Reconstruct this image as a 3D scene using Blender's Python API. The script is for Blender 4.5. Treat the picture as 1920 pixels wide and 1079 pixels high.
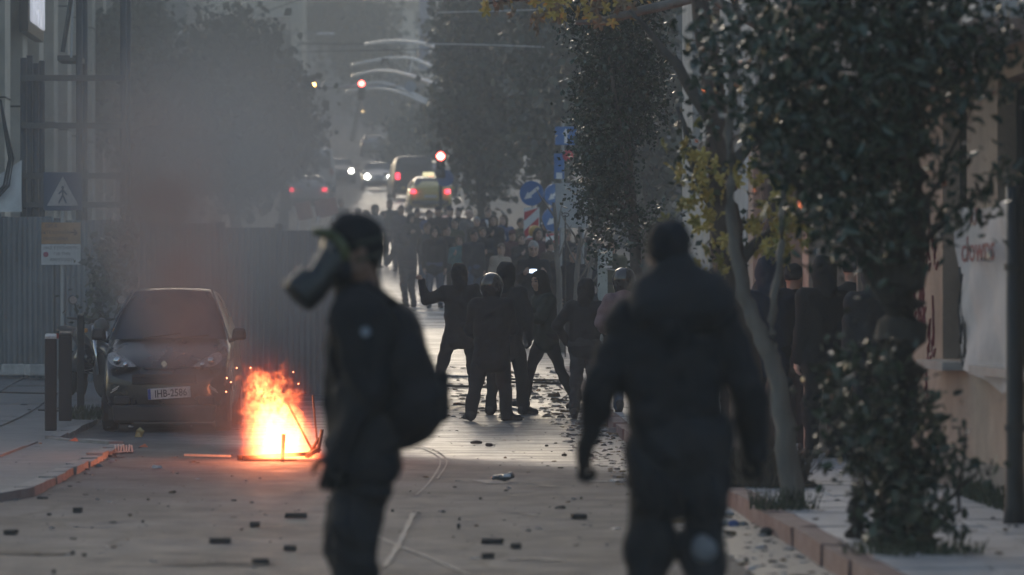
import bpy, math, random
import numpy as np
from mathutils import Vector, Matrix, Euler

# ------------------------------------------------------------------ scene, camera, light
S = bpy.context.scene
COL = S.collection
for o in list(bpy.data.objects):
    bpy.data.objects.remove(o, do_unlink=True)

S.render.engine = 'CYCLES'
cy = S.cycles
cy.use_denoising = True
try:
    cy.denoiser = 'OPENIMAGEDENOISE'
    cy.denoising_input_passes = 'RGB_ALBEDO_NORMAL'
except Exception:
    pass
cy.max_bounces = 5
cy.diffuse_bounces = 2
cy.glossy_bounces = 2
cy.transmission_bounces = 3
cy.transparent_max_bounces = 8
cy.volume_bounces = 1
cy.sample_clamp_indirect = 4.0
cy.use_adaptive_sampling = True
cy.adaptive_threshold = 0.02
cy.volume_step_rate = 1.0
cy.volume_max_steps = 256

cam_d = bpy.data.cameras.new('camera')
cam = bpy.data.objects.new('camera', cam_d)
COL.objects.link(cam)
S.camera = cam
cam.location = (0, 0, 1.5)
FPX = 8000.0
cam_d.sensor_width = 36.0
cam_d.lens = 36.0 * FPX / 1920.0
cam_d.clip_start = 0.5
cam_d.clip_end = 2000
cam.rotation_euler = (math.pi / 2 + math.atan(27.5 / FPX), 0, -math.atan(204.0 / FPX))
cam_d.dof.use_dof = True
cam_d.dof.focus_distance = 51.0
cam_d.dof.aperture_fstop = 2.8
cam_d.dof.aperture_blades = 9

SUN_EL, SUN_ROT = math.radians(14), math.radians(-12)
world = bpy.data.worlds.new('World')
S.world = world
world.use_nodes = True
wn = world.node_tree
wn.nodes.clear()
sky = wn.nodes.new('ShaderNodeTexSky')
sky.sky_type = 'NISHITA'
sky.sun_disc = False
sky.sun_elevation = SUN_EL
sky.sun_rotation = SUN_ROT
sky.air_density = 1.0
sky.dust_density = 2.2
sky.ozone_density = 1.2
bg = wn.nodes.new('ShaderNodeBackground')
bg.inputs['Strength'].default_value = 0.10
wo = wn.nodes.new('ShaderNodeOutputWorld')
wn.links.new(sky.outputs[0], bg.inputs['Color'])
wn.links.new(bg.outputs[0], wo.inputs['Surface'])

sun_d = bpy.data.lights.new('sun', 'SUN')
sun_d.energy = 0.3
sun_d.angle = math.radians(25)
sun_d.color = (1.0, 0.99, 0.98)
sun = bpy.data.objects.new('sun', sun_d)
COL.objects.link(sun)
# sun direction: Nishita rotation 0 is +Y
sd = Vector((math.sin(SUN_ROT) * math.cos(SUN_EL), math.cos(SUN_ROT) * math.cos(SUN_EL), math.sin(SUN_EL)))
sun.rotation_euler = (-sd).to_track_quat('-Z', 'Y').to_euler()

S.view_settings.view_transform = 'Standard'
S.view_settings.look = 'None'
S.view_settings.exposure = 1.12
S.view_settings.gamma = 1.0
S.view_settings.use_curve_mapping = False

# ------------------------------------------------------------------ helpers
R = math.radians
rng = random.Random(7)

def X(px, Y): return (px - 756.0) * Y / FPX
def Z(py, Y): return 1.5 - (py - 567.0) * Y / FPX

_py = np.array([-60, 0, 46, 52, 58, 66, 78, 89, 107, 140, 170, 242, 340, 400, 470.])
_pz = np.array([0, 0, 0, .06, .26, .5, .8, 1.08, 2.0, 3.6, 5.0, 8.2, 15, 19, 21.])
_yy = np.arange(-60, 470, .5)
_zz = np.interp(_yy, _py, _pz)
_k = np.ones(9) / 9
_zz = np.convolve(np.pad(_zz, 4, mode='edge'), _k, mode='valid')
def gz(y): return float(np.interp(y, _yy, _zz))

def ground_y(py, dz=0.0):
    """depth of the ground point seen at image row py (on ground + dz)"""
    best = None
    for y in np.arange(20, 300, .1):
        if 567 - (gz(y) + dz - 1.5) * FPX / y <= py:
            return float(y)
    return 300.0

class MB:
    def __init__(s): s.v = []; s.f = []
    def add(s, vs, fs):
        n = len(s.v); s.v += [tuple(v) for v in vs]; s.f += [tuple(i + n for i in f) for f in fs]; return s
    def box(s, c, d, rot=None, taper=1.0):
        x, y, z = d[0] / 2, d[1] / 2, d[2] / 2
        vs = [(-x, -y, -z), (x, -y, -z), (x, y, -z), (-x, y, -z), (-x * taper, -y * taper, z), (x * taper, -y * taper, z), (x * taper, y * taper, z), (-x * taper, y * taper, z)]
        m = Euler(rot).to_matrix() if rot else None
        vs = [(m @ Vector(v) if m else Vector(v)) + Vector(c) for v in vs]
        return s.add(vs, [(0, 3, 2, 1), (4, 5, 6, 7), (0, 1, 5, 4), (1, 2, 6, 5), (2, 3, 7, 6), (3, 0, 4, 7)])
    def tube(s, pts, r, n=8, cap=True):
        pts = [Vector(p) for p in pts]
        rr = r if isinstance(r, (list, tuple)) else [r] * len(pts)
        rings = []
        for i, p in enumerate(pts):
            a = pts[max(0, i - 1)]; b = pts[min(len(pts) - 1, i + 1)]
            t = (b - a).normalized()
            u = t.cross(Vector((0, 0, 1)))
            if u.length < .05: u = t.cross(Vector((0, 1, 0)))
            u.normalize(); w = t.cross(u)
            rings.append([p + (u * math.cos(2 * math.pi * k / n) + w * math.sin(2 * math.pi * k / n)) * rr[i] for k in range(n)])
        vs = [v for r_ in rings for v in r_]
        fs = []
        for i in range(len(pts) - 1):
            for k in range(n):
                k2 = (k + 1) % n
                fs.append((i * n + k, i * n + k2, (i + 1) * n + k2, (i + 1) * n + k))
        if cap:
            fs.append(tuple(range(n))[::-1]); fs.append(tuple((len(pts) - 1) * n + k for k in range(n)))
        return s.add(vs, fs)
    def lathe(s, prof, n=16, c=(0, 0, 0), axis='z'):
        vs = []
        for r, h in prof:
            for k in range(n):
                a = 2 * math.pi * k / n
                p = (r * math.cos(a), r * math.sin(a), h)
                if axis == 'y': p = (p[0], p[2], p[1])
                if axis == 'x': p = (p[2], p[0], p[1])
                vs.append((p[0] + c[0], p[1] + c[1], p[2] + c[2]))
        fs = []
        for i in range(len(prof) - 1):
            for k in range(n):
                k2 = (k + 1) % n
                fs.append((i * n + k, i * n + k2, (i + 1) * n + k2, (i + 1) * n + k))
        fs.append(tuple(range(n))[::-1]); fs.append(tuple((len(prof) - 1) * n + k for k in range(n)))
        return s.add(vs, fs)
    def poly(s, pts, thick=None, dirv=(0, 1, 0)):
        n = len(pts)
        if thick is None: return s.add(pts, [tuple(range(n))])
        d = Vector(dirv) * thick
        vs = list(pts) + [Vector(p) + d for p in pts]
        fs = [tuple(range(n)), tuple(range(2 * n - 1, n - 1, -1))]
        for i in range(n):
            j = (i + 1) % n
            fs.append((i, i + n, j + n, j))
        return s.add(vs, fs)
    def mesh(s, name):
        me = bpy.data.meshes.new(name)
        me.from_pydata([tuple(v) for v in s.v], [], s.f)
        me.update()
        return me

def fixn(me):
    import bmesh
    b = bmesh.new(); b.from_mesh(me)
    bmesh.ops.recalc_face_normals(b, faces=b.faces)
    b.to_mesh(me); b.free()

def obj(name, mb, mat=None, parent=None, loc=None, rot=None, smooth=False, bevel=0, sub=0, kind=None, fix=True):
    me = mb.mesh(name) if isinstance(mb, MB) else mb
    if isinstance(mb, MB) and fix: fixn(me)
    if mat and not me.materials: me.materials.append(mat)
    if smooth:
        me.polygons.foreach_set('use_smooth', [True] * len(me.polygons))
    o = bpy.data.objects.new(name, me)
    COL.objects.link(o)
    if parent: o.parent = parent
    if loc is not None: o.location = loc
    if rot is not None: o.rotation_euler = rot
    if bevel:
        b = o.modifiers.new('bevel', 'BEVEL'); b.width = bevel; b.segments = 2; b.limit_method = 'ANGLE'
    if sub:
        b = o.modifiers.new('sub', 'SUBSURF'); b.levels = sub; b.render_levels = sub
    if kind: o['kind'] = kind
    return o

def inst(name, me, mat=None, parent=None, matrix=None):
    """object sharing a mesh; material on the object slot"""
    o = bpy.data.objects.new(name, me)
    COL.objects.link(o)
    if parent: o.parent = parent
    if matrix is not None: o.matrix_local = matrix
    if mat is not None and len(o.material_slots):
        o.material_slots[0].link = 'OBJECT'; o.material_slots[0].material = mat
    return o

def tag(o, label, cat, group=None):
    o['label'] = label; o['category'] = cat
    if group: o['group'] = group
    return o

def thing(name, label, cat, loc=(0, 0, 0), rz=0, group=None):
    o = bpy.data.objects.new(name, None)
    o.empty_display_size = .2
    COL.objects.link(o); o.location = loc; o.rotation_euler = (0, 0, rz)
    return tag(o, label, cat, group)

def struct(name, mb, mat, **k):
    o = obj(name, mb, mat, **k); o['kind'] = 'structure'; return o

def text_mesh(txt, size, ext=.004, align='CENTER', bold=0.0):
    c = bpy.data.curves.new('lettering', 'FONT')
    c.body = txt; c.size = size; c.extrude = ext; c.align_x = align; c.align_y = 'CENTER'; c.resolution_u = 2; c.offset = bold
    o = bpy.data.objects.new('lettering', c); COL.objects.link(o)
    dg = bpy.context.evaluated_depsgraph_get()
    me = bpy.data.meshes.new_from_object(o.evaluated_get(dg))
    bpy.data.objects.remove(o, do_unlink=True)
    return me

# ------------------------------------------------------------------ materials
MATS = {}
def M(name, col, rough=.6, var=.15, scale=6., bump=0., metal=0., spec=.5, emit=None, estr=0., coat=0., bscale=None, var2=None, stretch=(1, 1, 1)):
    if name in MATS: return MATS[name]
    m = bpy.data.materials.new(name); m.use_nodes = True
    nt = m.node_tree; N = nt.nodes; L = nt.links
    p = N['Principled BSDF']
    p.inputs['Roughness'].default_value = rough
    p.inputs['Metallic'].default_value = metal
    p.inputs['Specular IOR Level'].default_value = spec
    p.inputs['Coat Weight'].default_value = coat
    p.inputs['Coat Roughness'].default_value = .1
    c = (*col, 1) if len(col) == 3 else col
    if var or bump:
        tc = N.new('ShaderNodeTexCoord'); mp = N.new('ShaderNodeMapping')
        mp.inputs['Scale'].default_value = stretch
        L.new(tc.outputs['Object'], mp.inputs[0])
        no = N.new('ShaderNodeTexNoise'); no.inputs['Scale'].default_value = scale; no.inputs['Detail'].default_value = 6; no.inputs['Roughness'].default_value = .65
        L.new(mp.outputs[0], no.inputs['Vector'])
        mr = N.new('ShaderNodeMapRange'); mr.inputs[1].default_value = .3; mr.inputs[2].default_value = .7
        L.new(no.outputs['Fac'], mr.inputs[0])
        mx = N.new('ShaderNodeMix'); mx.data_type = 'RGBA'
        dk = tuple(max(0, a * (1 - var)) for a in c[:3]) + (1,)
        lt = (tuple(min(1, a * (1 + var)) for a in c[:3]) + (1,)) if var2 is None else (*var2, 1)
        mx.inputs[6].default_value = dk; mx.inputs[7].default_value = lt
        L.new(mr.outputs[0], mx.inputs[0]); L.new(mx.outputs[2], p.inputs['Base Color'])
        mr2 = N.new('ShaderNodeMapRange'); mr2.inputs[1].default_value = .3; mr2.inputs[2].default_value = .7
        mr2.inputs[3].default_value = max(.03, rough - .1); mr2.inputs[4].default_value = min(1, rough + .1)
        L.new(no.outputs['Fac'], mr2.inputs[0]); L.new(mr2.outputs[0], p.inputs['Roughness'])
        if bump:
            n2 = N.new('ShaderNodeTexNoise'); n2.inputs['Scale'].default_value = bscale or scale * 4; n2.inputs['Detail'].default_value = 4
            L.new(mp.outputs[0], n2.inputs['Vector'])
            bp = N.new('ShaderNodeBump'); bp.inputs['Strength'].default_value = bump; bp.inputs['Distance'].default_value = .02
            L.new(n2.outputs['Fac'], bp.inputs['Height']); L.new(bp.outputs[0], p.inputs['Normal'])
    else:
        p.inputs['Base Color'].default_value = c
    if emit:
        p.inputs['Emission Color'].default_value = (*emit, 1); p.inputs['Emission Strength'].default_value = estr
    MATS[name] = m
    return m

def leaf_mat(name, c1, c2, rough=.4, scale=3.):
    m = M(name, c1, rough=rough, var=.3, scale=scale, var2=c2, spec=.5)
    nt = m.node_tree; p = nt.nodes['Principled BSDF']; src = p.inputs['Base Color'].links[0].from_socket
    if not any(n.bl_idname == 'ShaderNodeNewGeometry' for n in nt.nodes):
        g = nt.nodes.new('ShaderNodeNewGeometry'); mr = nt.nodes.new('ShaderNodeMapRange'); mr.inputs[3].default_value = .55; mr.inputs[4].default_value = 1.6
        oi = nt.nodes.new('ShaderNodeMapRange'); oi.inputs[3].default_value = .47; oi.inputs[4].default_value = .53
        hs = nt.nodes.new('ShaderNodeHueSaturation')
        nt.links.new(g.outputs['Random Per Island'], mr.inputs[0]); nt.links.new(g.outputs['Random Per Island'], oi.inputs[0])
        nt.links.new(src, hs.inputs['Color']); nt.links.new(mr.outputs[0], hs.inputs['Value']); nt.links.new(oi.outputs[0], hs.inputs['Hue']); nt.links.new(hs.outputs[0], p.inputs['Base Color'])
    return m
# ------------------------------------------------------------------ implicit-surface modeller (figures)
class SDF:
    def __init__(s): s.p = []
    def cone(s, a, b, ra, rb=None, k=.03, op=0, fl=None):
        s.p.append(('c', np.array(a, float), np.array(b, float), ra, ra if rb is None else rb, k, op, fl)); return s
    def ell(s, c, r, k=.03, op=0, rot=None):
        s.p.append(('e', np.array(c, float), np.array(r, float), rot, None, k, op, None)); return s
    def mesh(s, h, noise=0., nfreq=9., smooth=1, seed=0):
        lo = np.full(3, 1e9); hi = -lo
        for q in s.p:
            if q[6]: continue
            if q[0] == 'c':
                r = max(q[3], q[4]); lo = np.minimum(lo, np.minimum(q[1], q[2]) - r); hi = np.maximum(hi, np.maximum(q[1], q[2]) + r)
            else:
                r = q[2].max(); lo = np.minimum(lo, q[1] - r); hi = np.maximum(hi, q[1] + r)
        lo -= 4 * h; hi += 4 * h
        n = np.ceil((hi - lo) / h).astype(int) + 1
        F = np.full(n, 1.0, np.float32)
        ax = [lo[i] + h * np.arange(n[i]) for i in range(3)]
        for kind, a, b, ra, rb, k, op, fl in s.p:
            if kind == 'c': r = max(ra, rb); l = np.minimum(a, b) - r; u = np.maximum(a, b) + r
            else: r = b.max(); l = a - r; u = a + r
            m = max(k, 3 * h) + h
            i0 = np.clip(((l - m - lo) / h).astype(int), 0, n - 1); i1 = np.clip(((u + m - lo) / h).astype(int) + 2, 1, n)
            sl = tuple(slice(i0[i], i1[i]) for i in range(3))
            gx, gy, gz_ = np.meshgrid(ax[0][sl[0]], ax[1][sl[1]], ax[2][sl[2]], indexing='ij', sparse=True)
            if kind == 'c':
                ba = b - a; L2 = max(ba @ ba, 1e-9)
                px, py, pz = gx - a[0], gy - a[1], gz_ - a[2]
                t = np.clip((px * ba[0] + py * ba[1] + pz * ba[2]) / L2, 0, 1)
                ex, ey, ez = px - t * ba[0], py - t * ba[1], pz - t * ba[2]
                if fl is not None: ex, ey, ez = ex / fl[0], ey / fl[1], ez / fl[2]
                d = np.sqrt(ex * ex + ey * ey + ez * ez) - (ra + (rb - ra) * t)
                if fl is not None: d = d * min(fl)
            else:
                px, py, pz = gx - a[0], gy - a[1], gz_ - a[2]
                if ra is not None:
                    Rm = ra
                    px, py, pz = (Rm[0][0] * px + Rm[1][0] * py + Rm[2][0] * pz, Rm[0][1] * px + Rm[1][1] * py + Rm[2][1] * pz, Rm[0][2] * px + Rm[1][2] * py + Rm[2][2] * pz)
                q = np.sqrt((px / b[0]) ** 2 + (py / b[1]) ** 2 + (pz / b[2]) ** 2)
                d = (q - 1) * b.min() * (1 + .35 * (b.mean() / b.min() - 1))
            d = d.astype(np.float32)
            f = F[sl]
            if op == 0:
                hh = np.clip(.5 + .5 * (d - f) / k, 0, 1)
                F[sl] = d * (1 - hh) + f * hh - k * hh * (1 - hh)
            else:
                d = -d
                hh = np.clip(.5 - .5 * (d - f) / k, 0, 1)
                F[sl] = d * (1 - hh) + f * hh + k * hh * (1 - hh)
        if noise:
            gx, gy, gz_ = np.meshgrid(*ax, indexing='ij', sparse=True)
            r = np.random.RandomState(seed)
            for i in range(6):
                w = r.randn(3); w /= np.linalg.norm(w); w *= nfreq * r.uniform(.6, 2.2); w[2] *= 1.5
                F += (noise * r.uniform(.3, 1) / (1 + i * .3) * np.sin(w[0] * gx + w[1] * gy + w[2] * gz_ + r.uniform(0, 6) + 1.3 * np.sin(w[1] * 1.7 * gz_ + w[2] * gx))).astype(np.float32)
        return nets(F, lo, h, smooth)

def nets(F, lo, h, smooth=1):
    Sg = F < 0
    nx, ny, nz = F.shape
    c = np.zeros((nx - 1, ny - 1, nz - 1), np.int8)
    for a in (0, 1):
        for b in (0, 1):
            for d in (0, 1):
                c += Sg[a:nx - 1 + a, b:ny - 1 + b, d:nz - 1 + d]
    act = (c > 0) & (c < 8)
    idx = np.full(act.shape, -1, np.int64)
    ii = np.argwhere(act); idx[act] = np.arange(len(ii))
    acc = np.zeros((len(ii), 3)); cnt = np.zeros(len(ii))
    i, j, k = ii.T
    for axis in range(3):
        o = [q for q in range(3) if q != axis]
        for u in (0, 1):
            for w in (0, 1):
                p = [0, 0, 0]; p[o[0]] = u; p[o[1]] = w
                q = list(p); q[axis] = 1
                A = F[i + p[0], j + p[1], k + p[2]]; B = F[i + q[0], j + q[1], k + q[2]]
                m = (A < 0) != (B < 0)
                t = np.where(m, A / np.where(m, A - B, 1), 0)
                pos = np.tile(np.array(p, float), (len(ii), 1)); pos[:, axis] = t
                acc[m] += pos[m]; cnt[m] += 1
    v = lo + h * (ii + acc / np.maximum(cnt, 1)[:, None])
    quads = []
    for axis in range(3):
        o = [(1, 2), (2, 0), (0, 1)][axis]
        s0 = [slice(1, -1)] * 3; s1 = [slice(1, -1)] * 3
        s0[axis] = slice(0, -1); s1[axis] = slice(1, None)
        A = Sg[tuple(s0)]; B = Sg[tuple(s1)]
        loc = np.argwhere(A != B)
        if not len(loc): continue
        inside = A[tuple(loc.T)]
        g = loc.copy(); g[:, o[0]] += 1; g[:, o[1]] += 1
        def cell(du, dw):
            q = g.copy(); q[:, o[0]] += du; q[:, o[1]] += dw
            return idx[q[:, 0], q[:, 1], q[:, 2]]
        Q = np.stack([cell(-1, -1), cell(0, -1), cell(0, 0), cell(-1, 0)], 1)
        Q[~inside] = Q[~inside][:, ::-1]
        quads.append(Q)
    Q = np.concatenate(quads); Q = Q[(Q >= 0).all(1)]
    for _ in range(smooth):
        a2 = np.zeros_like(v); n2 = np.zeros(len(v))
        for e in range(4):
            x, y = Q[:, e], Q[:, (e + 1) % 4]
            for q in range(3):
                a2[:, q] += np.bincount(x, v[y, q], len(v)) + np.bincount(y, v[x, q], len(v))
            n2 += np.bincount(x, minlength=len(v)) + np.bincount(y, minlength=len(v))
        v = .45 * v + .55 * a2 / np.maximum(n2, 1)[:, None]
    return v, Q

def np_mesh(name, parts, mats=()):
    """parts: list of (verts, quads, material index array or int)"""
    vs, qs, ms, n = [], [], [], 0
    for v, q, mi in parts:
        vs.append(v); qs.append(q + n); n += len(v)
        ms.append(np.full(len(q), mi, np.int32) if np.isscalar(mi) else mi)
    v = np.concatenate(vs); q = np.concatenate(qs); mi = np.concatenate(ms)
    me = bpy.data.meshes.new(name)
    me.vertices.add(len(v)); me.vertices.foreach_set('co', v.astype(np.float32).ravel())
    w = q.shape[1]
    me.loops.add(len(q) * w); me.loops.foreach_set('vertex_index', q.astype(np.int32).ravel())
    me.polygons.add(len(q)); me.polygons.foreach_set('loop_start', np.arange(0, len(q) * w, w, dtype=np.int32))
    me.polygons.foreach_set('loop_total', np.full(len(q), w, np.int32))
    for m in mats: me.materials.append(m)
    me.polygons.foreach_set('material_index', mi)
    me.polygons.foreach_set('use_smooth', np.ones(len(q), bool))
    me.update(calc_edges=True)
    return me

# --- cached templates: head with a face, hands, hair, hood, helmet, cap
def _head():
    s = SDF()
    s.ell((0, -.012, .03), (.077, .096, .098), k=.02)
    s.ell((0, .02, -.03), (.062, .075, .085), k=.04)
    s.cone((0, .055, -.092), (0, .03, -.085), .03, .04, k=.03)
    s.cone((-.04, 0, -.07), (.04, 0, -.07), .035, k=.03)
    s.cone((0, -.025, -.06), (0, -.045, -.2), .054, .06, k=.03)
    s.cone((-.035, .078, .03), (.035, .078, .03), .014, k=.015)
    for x in (-1, 1):
        s.ell((x * .033, .092, .006), (.017, .016, .012), k=.01, op=1)
        s.ell((x * .032, .076, .006), (.013, .013, .012), k=.003)
        s.ell((x * .079, -.012, .0), (.011, .022, .034), k=.008)
        s.cone((x * .045, .06, -.03), (x * .05, .05, -.05), .02, k=.02)
    s.cone((0, .09, .015), (0, .112, -.027), .009, .014, k=.012)
    s.cone((-.013, .1, -.033), (.013, .1, -.033), .009, k=.008)
    s.cone((-.018, .086, -.063), (.018, .086, -.063), .008, .008, k=.006)
    s.cone((-.017, .084, -.075), (.017, .084, -.075), .008, .008, k=.006)
    v, q = s.mesh(.0075, smooth=1)
    c = v[q].mean(1)
    mi = np.zeros(len(q), np.int32)
    for x in (-1, 1):
        mi[(np.abs(c[:, 0] - x * .032) < .013) & (np.abs(c[:, 2] - .006) < .008) & (c[:, 1] > .075)] = 1
        mi[(np.abs(c[:, 0] - x * .034) < .022) & (np.abs(c[:, 2] - .036) < .006) & (c[:, 1] > .06)] = 1
    return v, q, mi

def _hand(curl):
    """right hand, fingers along -Z, palm towards -X, thumb towards +Y; wrist at origin"""
    s = SDF()
    s.cone((0, 0, .02), (0, 0, -.02), .027, .03, k=.02)
    s.cone((0, -.02, -.03), (0, -.024, -.085), .019, .016, k=.02)
    s.cone((0, .0, -.03), (0, .0, -.088), .02, .017, k=.02)
    s.cone((0, .02, -.03), (0, .026, -.082), .02, .016, k=.02)
    for y, l, r in ((.03, .072, .0095), (.01, .082, .01), (-.011, .076, .0095), (-.03, .06, .0085)):
        p = Vector((0, y, -.085)); a = .15
        for sg, f in ((.45, 1.), (.32, .95), (.23, .85)):
            a += curl
            q = p + Vector((-math.sin(a), y * .25, -math.cos(a))) * l * sg
            s.cone(p, q, r * f, r * f * .93, k=.005); p = q
    p = Vector((-.005, .028, -.02))
    for d, l, r in (((-.25, .75, -.55), .042, .013), ((-.45, .3, -.85), .032, .011), ((-.55, .0, -.85), .026, .0095)):
        q = p + Vector(d).normalized() * l
        s.cone(p, q, r, r * .93, k=.008); p = q
    v, q = s.mesh(.0062, smooth=1)
    return v, q

T_HEAD = _head()
T_HAND = {'relaxed': _hand(.32), 'fist': _hand(1.05)}
def tmpl(name, s, h, noise=0., nf=20, smooth=1):
    v, q = s.mesh(h, noise=noise, nfreq=nf, smooth=smooth)
    return np_mesh(name, [(v, q, 0)], (None,))
def _hair_short():
    s = SDF(); s.ell((0, -.02, .042), (.088, .104, .102), k=.02); s.cone((0, -.06, .02), (0, -.06, -.05), .06, .05, k=.03)
    s.ell((0, .1, -.035), (.13, .075, .085), k=.02, op=1); s.ell((0, .03, -.12), (.2, .09, .1), k=.02, op=1)
    return tmpl('hair', s, .012, .006, 60)
def _hair_long():
    s = SDF(); s.ell((0, -.02, .042), (.09, .106, .104), k=.02)
    for x in (-1, 1): s.cone((x * .06, -.035, .02), (x * .075, -.03, -.2), .05, .04, k=.03)
    s.cone((0, -.07, 0), (0, -.07, -.22), .06, .05, k=.03)
    s.ell((0, .12, -.05), (.06, .1, .13), k=.02, op=1)
    return tmpl('hair', s, .013, .006, 50)
def _hood():
    s = SDF(); s.ell((0, -.02, .03), (.108, .125, .125), k=.02); s.cone((0, -.03, -.03), (0, -.04, -.17), .1, .1, k=.05)
    s.cone((0, -.11, -.1), (0, -.12, -.16), .06, .07, k=.05)
    s.ell((0, .13, -.02), (.078, .085, .11), k=.015, op=1)
    return tmpl('hood', s, .013, .005, 30)
def _beanie():
    s = SDF(); s.ell((0, -.012, .05), (.09, .108, .1), k=.02); s.cone((0, -.015, .055), (0, -.017, .03), .088, .09, k=.01, fl=(1, 1.18, 1))
    s.ell((0, .1, -.06), (.13, .11, .1), k=.012, op=1); s.ell((0, 0, -.12), (.2, .2, .115), k=.012, op=1)
    return tmpl('beanie', s, .012, .003, 50)
def _cap():
    s = SDF(); s.ell((0, -.012, .05), (.088, .106, .094), k=.02)
    s.cone((-.035, .1, .052), (.035, .1, .052), .05, k=.02, fl=(1, 1, .22))
    s.ell((0, .03, -.06), (.2, .2, .105), k=.008, op=1)
    return tmpl('cap', s, .012, 0)
def _helmet():
    s = SDF(); s.ell((0, -.005, .02), (.142, .165, .15), k=.02); s.cone((0, .01, -.05), (0, .02, -.12), .125, .11, k=.03)
    s.ell((0, .19, .01), (.095, .1, .055), k=.01, op=1); s.ell((0, .02, -.19), (.07, .08, .05), k=.02, op=1)
    return tmpl('helmet', s, .012)
def _mask():
    s = SDF(); s.cone((0, .05, -.06), (0, .07, -.05), .065, .055, k=.03); s.cone((-.05, .04, -.075), (.05, .04, -.075), .045, k=.03)
    s.ell((0, 0, -.03), (.2, .03, .2), k=.005, op=1)
    return tmpl('face_mask', s, .012, .003, 40)
T_WEAR = {}
def wear(kind):
    if kind not in T_WEAR:
        T_WEAR[kind] = {'hair': _hair_short, 'long_hair': _hair_long, 'hood': _hood, 'beanie': _beanie, 'cap': _cap, 'helmet': _helmet, 'mask': _mask}[kind]()
    return T_WEAR[kind]

def nrm(v):
    v = np.array(v, float); return v / np.linalg.norm(v)

def frame(zdir, ydir):
    z = nrm(zdir); x = np.cross(ydir, z); x = nrm(x); y = np.cross(z, x)
    return np.stack([x, y, z], 1)

STAND = dict(lean=(0, 0), arms=(((.12, .02, -1), (.04, .22, -1)), ((-.12, .02, -1), (-.04, .22, -1))),
             legs=(((.06, .02, -1), (.02, -.03, -1)), ((-.06, .02, -1), (-.02, -.03, -1))), head=(0, 0), hands=('relaxed', 'relaxed'), twist=0)
def pose(**k):
    d = dict(STAND); d.update(k); return d

def skeleton(P):
    J = {}
    lr, lf = P['lean']                         # right, forward
    sp = nrm((lr, lf, 1.)); tw = P.get('twist', 0)
    rt = np.array((math.cos(tw), math.sin(tw), -lr)); rt = nrm(rt)
    J['pelvis'] = np.zeros(3); J['sp'] = sp
    J['waist'] = sp * .18; J['chest'] = sp * .36; J['neck'] = sp * .5 + np.array((0, .0, 0))
    yaw, pit = P['head']
    fy = np.array((math.sin(-yaw) * math.cos(pit), math.cos(yaw) * math.cos(pit), math.sin(pit)))
    up = nrm(sp * 1.0 + np.array((0, 0, .4)) + np.array((math.sin(-yaw), math.cos(yaw), 0)) * -math.sin(pit) * 1.2)
    J['hM'] = frame(up, fy)
    J['headc'] = J['neck'] + nrm(sp + np.array((0, 0, .3))) * .185 + np.array((fy[0], fy[1], 0)) * .03
    for i, sd in ((0, 1), (1, -1)):
        J['sh', i] = sp * .445 + rt * sd * .185
        ua, fa = P['arms'][i]
        J['el', i] = J['sh', i] + nrm(ua) * .29
        J['wr', i] = J['el', i] + nrm(fa) * .255
        J['fa', i] = nrm(fa)
        J['hip', i] = np.array((sd * .09, 0, -.02))
        th, shn = P['legs'][i]
        J['kn', i] = J['hip', i] + nrm(th) * .44
        J['an', i] = J['kn', i] + nrm(shn) * .42
        fyaw = P.get('feet', (-.15, .15))[i]; fp = P.get('fpitch', (0, 0))[i]
        J['ft', i] = np.array((-math.sin(fyaw) * math.cos(fp), math.cos(fyaw) * math.cos(fp), math.sin(fp)))
    zmin = 9
    for i in (0, 1):
        a = J['an', i]; f = J['ft', i]
        zmin = min(zmin, a[2] - .085, (a + f * .16)[2] - .075 - 0)
    J['shift'] = np.array((0, 0, -zmin))
    for k_, v in J.items():
        if k_ in ('sp', 'hM', 'shift') or (isinstance(k_, tuple) and k_[0] in ('fa', 'ft')): continue
        J[k_] = v + J['shift']
    return J

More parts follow.
